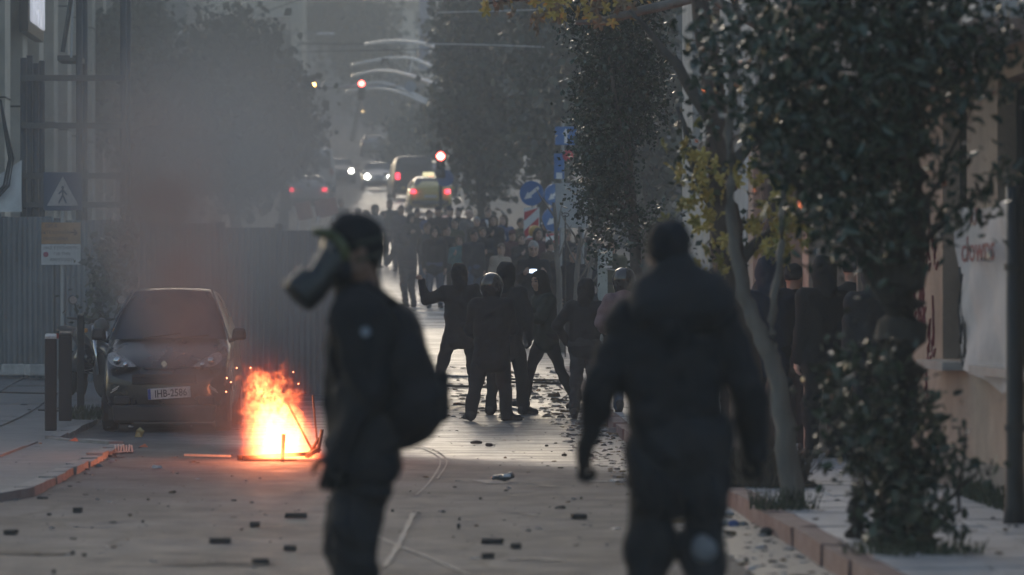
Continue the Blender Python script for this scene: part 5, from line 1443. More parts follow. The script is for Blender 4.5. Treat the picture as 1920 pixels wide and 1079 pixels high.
WIRE = M('wire_pale', (.7, .7, .7), .5, .1); WIRED = M('wire_dark', (.03, .03, .032), .6, .1)
def wire(label, pp, Y0, Y1, r, mat, sag=0, n=18, name='overhead_wire', group='overhead wires'):
    P = []
    for i in range(n + 1):
        t = i / n; k_ = t * (len(pp) - 1); a = min(int(k_), len(pp) - 2); f = k_ - a
        m0 = [(pp[min(len(pp) - 1, a + 1)][q] - pp[max(0, a - 1)][q]) / 2 for q in (0, 1)]; m1 = [(pp[min(len(pp) - 1, a + 2)][q] - pp[a][q]) / 2 for q in (0, 1)]
        hh_ = [pp[a][q] * (2 * f**3 - 3 * f * f + 1) + m0[q] * (f**3 - 2 * f * f + f) + pp[a + 1][q] * (-2 * f**3 + 3 * f * f) + m1[q] * (f**3 - f * f) for q in (0, 1)]
        Y = Y0 + (Y1 - Y0) * t
        P.append((X(hh_[0], Y), Y, Z(hh_[1], Y)))
    return tag(obj(name, MB().tube(P, r, 6), mat, smooth=True), label, 'wire', group)
wire('topmost pale curved trolley wire over the junction', [(685, 83), (740, 77), (800, 84), (875, 113)], 200, 188, .085, WIRE)
wire('second pale curved trolley wire, with dark clamps', [(660, 123), (720, 111), (770, 110), (812, 126)], 200, 192, .085, WIRE)
wire('third pale curved trolley wire just above the red signal', [(660, 143), (715, 133), (770, 142), (830, 164)], 198, 186, .085, WIRE)
wire('fourth pale curved trolley wire crossing behind the red signal', [(590, 166), (650, 164), (720, 156), (800, 188)], 200, 192, .07, WIRE)
wire('lowest pale curved trolley wire below the red signal', [(650, 172), (700, 166), (745, 172), (800, 194)], 204, 196, .07, WIRE)
wire('thick dark span wire left of the curved wires', [(560, 82), (630, 83), (686, 83)], 200, 200, .05, WIRED)
wire('dark span wire joining the topmost curved wire to a clamp', [(686, 84), (725, 92), (770, 104)], 200, 198, .03, WIRED)
wire('long thin wire at the top above the dark trees', [(820, 24), (950, 20), (1090, 16)], 120, 120, .012, WIRE)
wire('long thin wire level with the tarred cable pair', [(700, 82), (900, 84), (1110, 92)], 125, 118, .013, WIRE)
wire('long dark wire just below the thin pale one', [(560, 98), (900, 92), (1110, 98)], 125, 118, .012, WIRED)
wire('dark wire running up to the smoky corner', [(480, 30), (540, 8), (590, -10)], 130, 130, .016, WIRED)
for px, py, lab in ((722, 112, 'dark insulator clamp on the second curved wire, nearer the street lamp'), (772, 112, 'dark insulator clamp with a pale drop rod on the second curved wire')):
    t = thing('wire_clamp', lab, 'clamp', (X(px, 196), 196, Z(py, 196)), 0, 'wire clamps')
    obj('body', MB().box((0, 0, 0), (.34, .12, .12)).box((-.12, 0, -.14), (.08, .08, .24), (0, .5, 0)).box((.13, 0, -.14), (.08, .08, .24), (0, -.5, 0)), WIRED, t)
    if px > 750: obj('drop_rod', MB().tube([(0, 0, 0), (-.1, 0, -.75)], .035, 6), WIRE, t)
bb = thing('vertical_banner', 'narrow dark blue vertical banner on a tall pole at the street end', 'banner', (X(803, 330), 330, gz(330)))
pole(bb, Z(-40, 330) - gz(330), .12, ALU); obj('cloth', MB().box((-.3, -.2, Z(40, 330) - gz(330)), (.8, .06, 7.5)), M('banner_blue', (.06, .1, .2), .6, .15), bb)

# orange barrier plates behind the hoarding
for px, py, w, lab in ((570, 396, .42, 'narrow red barrier plate on white legs over the hoarding top'), (612, 390, .62, 'wide red barrier plate on white legs nearest the masked head')):
    Y = 112.0; g = gz(Y); t = thing('barrier', lab, 'barrier', (X(px, Y), Y, g), R(20), 'red barrier plates'); z = Z(py, Y) - g
    obj('plate', MB().box((0, 0, z), (w, .05, .46), (0, R(-12), 0)), M('barrier_red', (.4, .08, .06), .5, .2, 5.), t, bevel=.05)
    for s in (-1, 1): obj('leg', MB().tube([(s * w * .6 - .08, 0, 0), (s * w * .35, 0, z - .2)], .035, 7), SWHITE, t, smooth=True)

# ------------------------------------------------------------------ debris on the road
BR = M('brick_dark', (.045, .04, .038), .85, .3, 12., .4); BR2 = M('stone_dark', (.035, .034, .034), .85, .3, 14., .5)
def brick_mesh(seed, l=1, w=1, h=1, ch=.12):
    r = random.Random(seed); mb = MB().box((0, 0, .5), (1, 1, 1)); import bmesh
    me = mb.mesh('brick'); b = bmesh.new(); b.from_mesh(me); bmesh.ops.subdivide_edges(b, edges=b.edges, cuts=1, use_grid_fill=True)
    for v in b.verts:
        v.co += Vector((r.uniform(-1, 1) * .06, r.uniform(-1, 1) * .08, r.uniform(-1, 1) * .06))
        if abs(v.co.x) > .4 and r.random() < ch: v.co.x *= .7
    bmesh.ops.recalc_face_normals(b, faces=b.faces); b.to_mesh(me); b.free(); return me
def stone_mesh(seed):
    r = random.Random(seed); import bmesh
    me = bpy.data.meshes.new('stone'); b = bmesh.new(); bmesh.ops.create_icosphere(b, subdivisions=2, radius=.5)
    off = [Vector((r.gauss(0, 1), r.gauss(0, 1), r.gauss(0, 1))).normalized() for _ in range(7)]
    for v in b.verts:
        n = v.co.normalized(); k_ = 1
        for o_ in off:
            d = n.dot(o_)
            if d > .55: k_ = min(k_, .62 / d * .9 + .1)
        v.co = n * .5 * k_; v.co.z = max(-.3, v.co.z) + .3
    b.to_mesh(me); b.free(); return me
BM = [brick_mesh(i) for i in range(5)]; SM = [stone_mesh(i) for i in range(5)]
G3 = 'bricks and stones thrown on the road'
deb = [  # px, py, width px, height px, kind, label
    (147, 961, 16, 9, 'b', 'small dark brick below the broken end of the kerb'), (94, 968, 9, 6, 's', 'dark pebble left of the brick below the kerb end'),
    (22, 1002, 24, 9, 'b', 'dark brick at the lower left corner of the road'), (138, 1041, 13, 7, 's', 'first of two dark stones beside the long oil streak'), (160, 1045, 12, 7, 's', 'second of two dark stones beside the long oil streak'),
    (413, 1019, 40, 9, 'b', 'long dark brick lying flat, lowest of those before the fire'), (245, 969, 8, 6, 's', 'small stone straight below the parked car, higher one'), (269, 981, 7, 6, 's', 'small stone straight below the parked car, lower one'), (279, 939, 8, 4, 's', 'flat chip of stone below the parked car nose'),
    (478, 989, 18, 9, 'b', 'short dark brick between the two long bricks before the fire'), (555, 972, 40, 9, 'b', 'long dark brick beside the masked man, higher one'), (545, 1033, 24, 9, 'b', 'dark brick beside the masked man near his knee'), (488, 1058, 30, 9, 'b', 'dark brick lowest in the road left of the masked man'), (103, 1077, 12, 8, 's', 'stone at the bottom edge of the road'),
    (788, 822, 13, 8, 's', 'domed dark stone under the tip of the backpack'), (893, 834, 24, 7, 'w', 'dark wedge of stone behind the crossing feet'), (917, 839, 15, 9, 's', 'round dark rock beside the wedge of stone'),
    (1085, 974, 27, 9, 'b', 'dark brick beside the hooded man, left of his knee'), (923, 1020, 40, 9, 'b', 'long dark brick in the middle of the road, largest of three'), (967, 1029, 18, 9, 'b', 'short dark brick to the side of the largest middle brick'), (915, 1047, 23, 9, 'b', 'dark brick just below the largest middle brick'),
    (860, 994, 7, 13, 'u', 'small dark stone standing on end in the middle of the road'), (861, 977, 7, 5, 's', 'dark chip right above the standing stone'), (736, 961, 8, 5, 's', 'small stone just beside the masked man thigh'), (832, 963, 9, 4, 's', 'flat chip left above the standing stone'),
    (1058, 857, 11, 6, 's', 'dark stone beside the fist of the hooded man'), (1116, 862, 8, 5, 's', 'dark stone right under the fist of the hooded man'), (1090, 938, 8, 5, 's', 'stone above the brick beside the hooded man'), (1025, 839, 10, 4, 's', 'flat chip on the bright wet road'), (1052, 880, 14, 3, 's', 'thin flat chip at the edge of the bright wet road'),
    (901, 938, 7, 4, 's', 'tiny stone pair member below the crushed bottle'), (949, 923, 9, 4, 's', 'thin chip right under the crushed bottle'), (174, 851, 11, 5, 'b', 'small dark brick on the pavement by the kerb corner'), (1368, 1006, 12, 8, 's', 'stone in the gutter by the hooded man knee'), (1440, 1008, 30, 18, 's', 'biggest dark lump lying against the red kerb'), (1400, 1055, 10, 7, 's', 'small dark lump in the gutter low down')]
for i, (px, py, w, h, kd, lab) in enumerate(deb):
    Y = ground_y(py); k_ = Y / FPX
    o_ = inst({'b': 'brick', 'u': 'stone', 'w': 'stone', 's': 'stone'}[kd], BM[i % 5] if kd == 'b' else SM[i % 5], None)
    if not o_.data.materials: o_.data.materials.append(BR if kd == 'b' else BR2)
    o_.location = (X(px, Y), Y, gz(Y) + .004)
    o_.scale = (w * k_, {'b': .1, 'u': .04, 'w': .1}.get(kd, w * k_ * .9), h * k_ * (.95 if kd == 'b' else 1.2)); o_.rotation_euler = (0, 0, rng.uniform(-.15, .15))
    tag(o_, lab, 'brick' if kd == 'b' else 'stone', G3)
# crushed bottle, plastic crate, bottle scraps
Y = ground_y(905); cb_ = thing('crushed_bottle', 'crushed shiny bottle lying in the middle of the road', 'bottle', (X(942, Y), Y, gz(Y) + .005), .2)
s_ = SDF(); s_.cone((-.07, 0, .03), (.03, .01, .035), .025, .035, k=.02, fl=(1, 1, .8)); s_.cone((.03, .01, .035), (.075, .0, .05), .036, .028, k=.02); s_.ell((0, 0, .07), (.05, .04, .015), k=.01, op=1)
v, q = s_.mesh(.007, noise=.003, nfreq=60); obj('body', np_mesh('body', [(v, q, 0)], (M('crushed_plastic', (.1, .1, .105), .15, .6, 30., .3, spec=.8),)), None, cb_)
obj('label_wrap', MB().box((.03, -.035, .05), (.06, .004, .025), (R(-30), 0, 0)), SWHITE, cb_)
Y = ground_y(850); cr = thing('plastic_tray', 'white crushed plastic tray lying before the parked car', 'litter', (X(233, Y), Y, gz(Y) + .005), .1)
tr_ = MB()
for k_ in range(7): tr_.box((-.08 + .027 * k_, 0, .04 + .006 * (k_ % 2)), (.014, .1, .07), (0, .12 * (k_ % 3 - 1), 0))
tr_.box((0, 0, .008), (.18, .1, .012))
obj('ribs', tr_, M('tray_plastic', (.5, .5, .48), .4, .15, 10.), cr, bevel=.004)
Y = ground_y(820); sc2 = thing('torn_wrapper', 'torn yellow and black wrapper standing under the car bumper', 'litter', (X(262, Y), Y, gz(Y)))
obj('film', MB().add([(-.05, 0, 0), (.03, .02, 0), (.06, -.01, .07), (.01, .03, .11), (-.03, 0, .08)], [(0, 1, 2, 3, 4)]).add([(-.04, -.02, .0), (.02, -.04, .01), (.0, -.02, .06)], [(0, 1, 2)]), M('wrapper_yellow', (.3, .25, .1), .5, .4, 40.), sc2)
for px, py, lab in ((270, 841, 'orange leaf-like scrap beside the white tray'), (140, 853, 'orange scrap glowing on the kerb side pavement')):
    Y = ground_y(py); o_ = obj('scrap', MB().add([(-.05, 0, 0), (.0, -.03, .01), (.05, .0, .004), (.02, .03, .03)], [(0, 1, 2, 3)]), M('scrap_orange', (.35, .12, .05), .6, .3, 20.), loc=(X(px, Y), Y, gz(Y) + (.015 if px > 200 else .135)), rot=(.3, .1, .3)); tag(o_, lab, 'litter', 'orange scraps')
# long stain streak, planks and broken boards
WOOD = M('weathered_wood', (.12, .1, .085), .85, .35, 6., .4, stretch=(1, 8, 8)); WOODD = M('dark_wood', (.05, .044, .04), .85, .35, 6., .4)
for px, py, dx, dz, ln, w, mat, lab in ((1005, 716, 1, 0, 1.25, .1, WOODD, 'long dark plank on the road between the striding legs'), (1015, 722, 1, 0, 1.1, .06, WOODD, 'thin dark lath just below the long plank'), (1172, 770, -.6, .3, 1.1, .14, WOOD, 'broad broken board in the litter beside the raised shoe'), (1150, 800, .8, .2, .9, .1, WOOD, 'broken board crossing the litter heap near the kerb'), (1180, 795, .3, .8, .9, .12, WOODD, 'short dark board leaning in the litter heap'), (870, 762, .35, .9, .7, .04, WOODD, 'thin stick lying on the road left of the two walkers'), (815, 708, 1, 0, 1.3, .1, M('board_pale', (.4, .39, .37), .7, .2, 5.), 'pale board lying across the road beyond the walkers'), (860, 728, 1, .1, .8, .14, WOODD, 'dark broken crate slat on the road by the wide stance'), (390, 859, 1, .05, .45, .02, M('metal_rod', (.35, .3, .27), .35, .2, metal=.6), 'thin rod lying on the road beside the fire'), (55, 742, 1, 0, .75, .03, WOODD, 'thin dark stick on the pavement before the bollard'), (100, 775, .9, -.3, .35, .04, WOODD, 'short dark stick at the foot of the bollard')):
    on_pav = px < 170
    Y = ground_y(py, .12 if on_pav else 0)
    o_ = obj('plank', MB().box((0, 0, 0), (ln, w, .03 if w > .05 else .02)), mat, loc=(X(px, Y), Y, gz(Y) + (.15 if on_pav else .025)), rot=(R(1), R(1.5), math.atan2(dz, dx))); tag(o_, lab, 'plank', 'broken planks and sticks')
# litter bits
def litter(n, fx, fy, smin, smax, mats, seed, name='litter', z=.006, up=.5):
    r = np.random.RandomState(seed); vs = []; qs = []; mi = []
    for i in range(n):
        y = fy(r); x = fx(r, y); s = r.uniform(smin, smax) * (1 if r.uniform() > .1 else 1.8); a = r.uniform(0, 6.28); h = s * r.uniform(.1, up)
        c, sn = math.cos(a), math.sin(a); b = len(vs) * 1
        pts = [(-s, -s * .5), (s * r.uniform(.5, 1), -s * .5), (s, s * .5), (-s * r.uniform(.4, 1), s * .6)]
        zb = gz(y) + z
        for u, w in pts: vs.append((x + u * c - w * sn, y + u * sn + w * c, zb))
        for u, w in pts: vs.append((x + .7 * (u * c - w * sn), y + .7 * (u * sn + w * c), zb + h * r.uniform(.5, 1.3)))
        qs += [(b + 4, b + 5, b + 6, b + 7), (b, b + 1, b + 5, b + 4), (b + 1, b + 2, b + 6, b + 5), (b + 2, b + 3, b + 7, b + 6), (b + 3, b, b + 4, b + 7)]
        mi += [r.randint(len(mats))] * 5
    me = np_mesh(name, [(np.array(vs), np.array(qs), np.array(mi, np.int32))], mats); me.polygons.foreach_set('use_smooth', np.zeros(len(qs), bool))
    o_ = obj(name, me); o_['kind'] = 'stuff'; return o_
LM1 = (M('litter_pale', (.3, .3, .3), .5, .3, 20.), M('litter_grey', (.16, .16, .16), .7, .3, 20.), BR2, M('litter_leaf', (.12, .08, .04), .8, .3, 20.), M('litter_dark', (.05, .05, .055), .5, .3, 20.))
litter(900, lambda r, y: r.uniform(1.75, 2.4), lambda r: r.uniform(22, 60), .008, .036, LM1, 3)
litter(500, lambda r, y: X(r.uniform(1090, 1240), y), lambda r: r.uniform(47, 58), .015, .09, LM1, 4, 'rubble')
litter(420, lambda r, y: X(r.uniform(800, 1130), y), lambda r: r.uniform(52, 66), .01, .07, LM1[1:], 5)
litter(350, lambda r, y: r.uniform(-2.6, 2.0), lambda r: 26 + 24 * r.uniform() ** 1.2, .005, .016, (BR2, LM1[4], LM1[1]), 6)
litter(110, lambda r, y: r.uniform(-2.5, 1.9), lambda r: 24 + 28 * r.uniform(), .008, .032, (LM1[0], LM1[3], LM1[1], BR2), 16)
litter(160, lambda r, y: r.uniform(2.5, 4.05), lambda r: r.uniform(23, 46), .008, .03, LM1[2:], 7, z=.13)
litter(130, lambda r, y: r.uniform(-6.5, -2.95), lambda r: r.uniform(33, 60), .008, .04, LM1[1:], 8, z=.13)
litter(60, lambda r, y: kx_left(y) + r.uniform(.0, .16), lambda r: r.uniform(32, 46), .01, .04, (LM1[1], BR2), 9, 'rubble')
# blue litter scraps in the gutter
for px, py, c, lab in ((1378, 990, (.05, .09, .25), 'crumpled blue packet in the litter under the red kerb'), (1368, 969, (.6, .6, .62), 'crumpled white tissue against the red kerb'), (1362, 988, (.5, .5, .48), 'pale crushed cup lying beside the blue packet'), (1345, 1020, (.4, .4, .4), 'curled pale paper strip in the gutter near the knee')):
    Y = ground_y(py); o_ = inst('litter', stone_mesh(int(px)), None); o_.data.materials.append(M('scrap_%d' % px, c, .5, .25, 30., .3)); o_.location = (X(px, Y), Y, gz(Y) + .005); o_.scale = (.09, .07, .06); tag(o_, lab, 'litter', 'scraps in the gutter')
# ------------------------------------------------------------------ people
# left foreground: masked man in profile, backpack
YM = 16.6
def build_masked():
    P = pose(lean=(.0, .03), arms=(((.05, .08, -1), (.0, .3, -1)), ((-.1, -.12, -1), (.02, .42, -1))),
             legs=(((.03, .16, -1), (.0, .05, -1)), ((-.04, .06, -1), (.0, -.04, -1))), head=(.35, -.05), hands=('relaxed', 'relaxed'), feet=(-.1, .1))
    m = build_meshes(P, .016, .016, .016, hem=-.1, bulk=1.1, baggy=1.2, seed=3, collar=True)
    k = 1.03
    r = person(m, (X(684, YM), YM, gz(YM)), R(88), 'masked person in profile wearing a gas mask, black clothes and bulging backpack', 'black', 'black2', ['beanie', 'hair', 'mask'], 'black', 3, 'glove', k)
    J = m['J']
    hm = Matrix.LocRotScale(Vector(J['headc']), Matrix([list(x) for x in J['hM']]).to_quaternion(), None)
    # gas mask: rubber face piece, green rim, lens, snout filter, straps
    s = SDF(); s.cone((0, .06, -.02), (0, .085, -.055), .07, .058, k=.03); s.cone((0, .09, -.05), (0, .15, -.115), .058, .058, k=.03)
    v, q = s.mesh(.009); g = obj('gas_mask', np_mesh('gas_mask', [(v, q, 0)], (M('mask_rubber', (.02, .021, .023), .45, .2, 10.),)), None, r); g.matrix_local = hm
    rim = MB().tube([(.0 + .074 * math.cos(a), .085 - .0 + .022 * math.sin(a) - .03 * abs(math.cos(a)), .012 + .062 * math.sin(a)) for a in np.linspace(0, 2 * math.pi, 26)], .018, 8)
    obj('lens_rim', rim, M('mask_rim_green', (.065, .075, .03), .5, .2, 10.), g, smooth=True)
    obj('brow_guard', MB().tube([(-.055, .09, .07), (-.04, .125, .08), (0, .14, .083), (.04, .125, .08), (.055, .09, .07)], .015, 8), M('mask_rim_green', (.065, .075, .03)), g, smooth=True)
    obj('lens', MB().lathe([(.01, .03), (.045, .024), (.066, .0)], 18, (0, .085, .012), 'y'), M('mask_lens', (.06, .05, .05), .4, .1, spec=.8), g, smooth=True)
    f = MB().lathe([(.03, -.005), (.07, 0), (.075, .02), (.075, .085), (.062, .1), (.03, .104)], 20)
    fo = obj('filter', f, M('filter_black', (.018, .019, .021), .5, .2, 10.), g, (0, .155, -.1), (R(-130), 0, 0), smooth=False)
    for z in (.03, -.03): obj('strap', MB().tube([(.075 * math.cos(a) * 1.25, -.02 + .11 * math.sin(a), z - .02 * math.sin(a)) for a in np.linspace(-3.5, .36, 16)], .008, 6), M('strap_dark', (.03, .033, .02), .6, .1), g, smooth=True)
    # backpack
    b = SDF(); z0 = J['chest'][2]
    b.cone((-.09, -.12, z0 + .05), (.09, -.12, z0 + .05), .075, k=.06); b.cone((-.1, -.15, z0 - .1), (.1, -.15, z0 - .1), .11, k=.07); b.cone((-.1, -.19, z0 - .26), (.1, -.19, z0 - .26), .12, k=.05); b.cone((-.1, -.13, z0 - .34), (.1, -.13, z0 - .34), .075, k=.03)
    v, q = b.mesh(.016, noise=.01, nfreq=13, seed=8); bp = obj('backpack', np_mesh('backpack', [(v, q, 0)], (cloth('pack', (.016, .016, .019)),)), None, r)
    for s_ in (-1, 1): obj('shoulder_strap', MB().tube([(s_ * .11, -.14, z0 + .1), (s_ * .12, -.02, z0 + .2), (s_ * .12, .12, z0 + .06), (s_ * .14, .1, z0 - .15), (s_ * .14, -.1, z0 - .35)], .022, 8), C['black'], bp, smooth=True)
    obj('pocket', MB().box((0, -.3, z0 - .22), (.22, .04, .2)), C['black2'], bp, bevel=.02)
    e = Vector(J['sh', 1]) * .75 + Vector(J['el', 1]) * .25
    obj('sleeve_badge', MB().lathe([(.019, -.004), (.019, .004)], 14, (e.x - .093, e.y - .02, e.z + .01), 'x'), M('badge_grey', (.16, .18, .22), .5, .2, 20.), r)
    return r
build_masked()

# right foreground: hooded man walking away
def build_hooded():
    Y = 16.3
    P = pose(lean=(-.045, .03), arms=(((.42, -.1, -1), (.16, .35, -1)), ((-.44, -.15, -1), (-.2, .4, -1))),
             legs=(((.03, .05, -1), (-.01, -.1, -1)), ((-.06, .12, -1), (-.03, -.02, -1))), head=(.1, -.04), hands=('fist', 'fist'))
    m = build_meshes(P, .016, .017, .014, hem=-.19, bulk=1.03, baggy=1.25, hood_down=True, seed=11, collar=True)
    r = person(m, (X(1271, Y), Y, gz(Y)), R(0), 'tall person walking away in a black hooded coat, gloved fists hanging', 'black', 'black2', 'beanie', 'black', 0, 'glove', 1.015)
    r.scale.x *= .94
    J = m['J']; a = Vector(J['kn', 0])
    s = SDF(); s.ell((0, 0, 0), (.055, .03, .06)); v, q = s.mesh(.012)
    obj('knee_patch', np_mesh('knee_patch', [(v, q, 0)], (M('patch_grey', (.12, .125, .14), .6, .2, 12.),)), None, r, (a.x + .0, a.y - .075, a.z + .05))
    s = SDF(); s.cone((-.09, -.13, J['neck'][2] - .01), (.15, -.12, J['neck'][2] + .01), .085, .095, k=.05); s.cone((.13, -.06, J['neck'][2] + .03), (-.08, -.06, J['neck'][2] + .03), .1, k=.05); s.cone((.02, -.03, J['neck'][2] + .03), (.01, -.05, J['neck'][2] + .14), .1, .085, k=.05)
    v, q = s.mesh(.016, noise=.008, nfreq=18, seed=4); obj('hood', np_mesh('hood', [(v, q, 0)], (C['black2'],)), None, r, (Vector(J['neck']).x, Vector(J['neck']).y + .03, 0))
    return r
build_hooded()

# the knot of people in focus
def at(px, py, dz=0.0):
    Y = ground_y(py, dz); return (X(px, Y), Y, gz(Y) + dz)
def loc(px, Y, dz=0.): return (X(px, Y), Y, gz(Y) + dz)
K = dict(hb=.016, hc=.018, noise=.009)
mA = build_meshes(collar=True, P=pose(lean=(-.03, .0), arms=(((.5, .1, -1), (.2, .35, -1)), ((-1, .25, -.42), (-.25, .2, 1))), legs=(((.16, .1, -1), (.06, -.06, -1)), ((-.32, -.02, -1), (-.3, -.12, -1))), head=(.3, 0), hands=('relaxed', 'fist'), feet=(.2, .5)), **K, bulk=1.22, baggy=1.2, seed=21, hem=-.2)
person(mA, loc(864, 57.5), R(4), 'person in black raising a bare fist, legs planted wide apart', 'black2', 'black', 'hood', 'black', 0, None, 1.0, 'people in black gathered in mid-street')
mB = build_meshes(collar=True, P=pose(lean=(-.02, .05), arms=(((.2, .25, -1), (-.5, .9, -.2)), ((-.28, .2, -1), (.35, .9, -.3))), legs=(((.1, .3, -1), (.1, -.1, -1)), ((-.2, -.12, -1), (-.16, -.4, -1))), head=(-.1, -.1), feet=(-1.25, .5)), **K, bulk=1.3, baggy=1.25, seed=22, hem=-.22)
person(mB, loc(922, 51.6), R(-8), 'person seen from behind in a glossy black crash helmet and padded black jacket', 'black', 'black2', 'helmet', None, 0, 'glove', 1.0, 'people in black gathered in mid-street')
mC = build_meshes(collar=True, P=pose(lean=(.0, .02), arms=(((.3, .1, -1), (-.1, .5, -1)), ((-.2, .1, -1), (.0, .5, -1))), legs=(((.2, .1, -1), (.12, -.1, -1)), ((-.08, -.1, -1), (-.02, -.3, -1))), head=(-.2, 0), feet=(-.7, .4)), **K, bulk=1.15, baggy=1.15, seed=23, hem=-.2, hood_down=False)
person(mC, loc(948, 53.2), R(-20), 'tall person in a black hood just behind the crash helmet', 'black2', 'black', 'hood', 'black', 0, 'glove', 1.07, 'people in black gathered in mid-street')
mD = build_meshes(collar=True, P=pose(lean=(.05, .1), arms=(((.15, .3, -1), (-.2, .8, -.4)), ((-.1, .5, -1), (.1, .9, .15))), legs=(((.04, .42, -1), (.0, .2, -1)), ((-.02, -.36, -1), (.0, -.62, -1))), head=(.35, -.05), feet=(.0, .0), fpitch=(.1, -.5)), **K, bulk=1.15, baggy=1.0, seed=24, hem=-.1)
person(mD, loc(1024, 54.4), R(112), 'person striding in a dark green jacket and tight black trousers, holding a pale bottle', 'green', 'black', 'hood', 'black', 1, None, 1.0, 'people in black gathered in mid-street')
jw = mD['J']['wr', 1]
mE = build_meshes(collar=True, P=pose(lean=(.02, .06), arms=(((.35, -.02, -1), (.05, .4, -1)), ((-.75, -.15, -1), (.35, .5, -.8))), legs=(((.03, .12, -1), (.0, .0, -1)), ((-.04, -.04, -1), (.0, -.3, -1))), head=(-.15, -.1), fpitch=(0, -.3)), **K, bulk=1.12, baggy=1.1, seed=25, hem=-.1)
person(mE, loc(1096, 52.0), R(-12), 'shorter person in a black hooded jacket with one elbow out, beside the pale pillar', 'black2', 'charcoal', 'hood', 'black', 0, 'glove', .95, 'people in black gathered in mid-street')
mF = build_meshes(collar=True, P=pose(lean=(.0, .05), arms=(((.3, .1, -1), (-.1, .7, -.6)), ((-.45, .15, -1), (.3, .8, -.3))), legs=(((.08, .2, -1), (.02, -.05, -1)), ((-.06, -.15, -1), (-.02, -.75, -1))), head=(.1, 0), fpitch=(0, -.9)), **K, bulk=1.15, baggy=1.05, seed=26, hem=-.06)
person(mF, loc(1172, 51.5, .02), R(6), 'person in a dusty pink sweater, blue jeans and dark crash helmet, one shoe lifted', 'pink', 'jeans', 'helmet', None, 0, None, 1.0)
# bottle held by the striding person, phone held in the crowd
mG = build_meshes(pose(lean=(.0, .42), arms=(((.35, .3, -1), (.25, .1, -1)), ((-.3, .8, -1), (.1, .8, -.5))), legs=(((.05, .1, -1), (.05, -.28, -1)), ((-.04, -.05, -1), (.0, -.25, -1))), head=(.2, -.2)), hb=.02, hc=.022, noise=.008, bulk=1.12, baggy=1.15, seed=27)
person(mG, loc(764, 95), R(28), 'person bending forward in grey smoke on the crossing, arms low', 'charcoal', 'charcoal', 'hood', 'charcoal', 0, None, .98)

# the dark group under the big tree
G5 = 'people in dark clothes standing under the big tree'
for i, (px, Y, rz, sc_, hd, lab, pse) in enumerate((
    (1440, 38.5, 20, 1.0, 'hood', 'hooded person in navy behind the slim leaning trunk', dict(arms=(((.2, .1, -1), (-.2, .5, -.8)), ((-.2, .1, -1), (.1, .4, -1))))),
    (1488, 39.5, -30, .97, 'beanie', 'person in a dark round cap next to the hooded one in navy', dict()),
    (1545, 37.6, 25, 1.0, 'hood', 'broad person in black standing before the beige pilasters', dict(lean=(.03, .02))),
    (1600, 38.6, -20, 1.01, 'beanie', 'tall person in black half behind the bush of shoots', dict(arms=(((.3, .1, -1), (-.4, .6, -.4)), ((-.3, .1, -1), (.4, .6, -.3))))),
    (1466, 41.5, 10, 1.07, 'hair', 'bareheaded tall person at the back of the dark group', dict()),
    (1640, 37.0, 15, .98, 'hood', 'person in charcoal hidden behind the big trunk', dict()),
    (1345, 44.0, 5, .97, 'hood', 'small hooded figure between the plane tree and the tall coat', dict()))):
    m = build_meshes(pose(**pse), hb=.022, hc=.024, noise=.008, bulk=1.18, baggy=1.15, seed=40 + i)
    person(m, loc(px, Y, .12), R(rz), lab, ['navy', 'black2', 'black', 'black2', 'charcoal', 'charcoal', 'navy'][i], 'black', hd, ['navy', 'black2', 'black', 'black', 'hair', 'charcoal', 'black2'][i], i % 3, None, sc_, G5)

# the watching crowd beyond the crossing
VAR = [build_meshes(p_, hb=.026, hc=.03, noise=.006, bulk=b_, baggy=1.1, seed=60 + i) for i, (p_, b_) in enumerate((
    (pose(), 1.12), (pose(arms=(((.1, .2, -1), (-.7, .8, .1)), ((-.1, .2, -1), (.7, .8, -.05)))), 1.15), (pose(lean=(.04, .03), head=(.4, 0), legs=(((.12, .05, -1), (.05, -.05, -1)), ((-.06, -.02, -1), (.0, -.04, -1)))), 1.2),
    (pose(arms=(((.25, .4, -1), (-.35, .7, .6)), ((-.15, .05, -1), (-.05, .3, -1))), head=(-.3, -.1)), 1.1), (pose(lean=(-.04, .06), head=(-.35, .05), arms=(((.2, -.1, -1), (-.1, .3, -1)), ((-.2, -.1, -1), (.1, .3, -1)))), 1.15),
    (pose(arms=(((.2, .5, -1), (-.25, .9, .35)), ((-.2, .5, -1), (.25, .9, .35))), head=(0, -.25)), 1.1), (pose(head=(.2, .05), legs=(((.1, .2, -1), (.03, -.15, -1)), ((-.08, -.15, -1), (-.02, -.3, -1)))), 1.15)))]
G6 = 'onlookers crowded beyond the crossing'
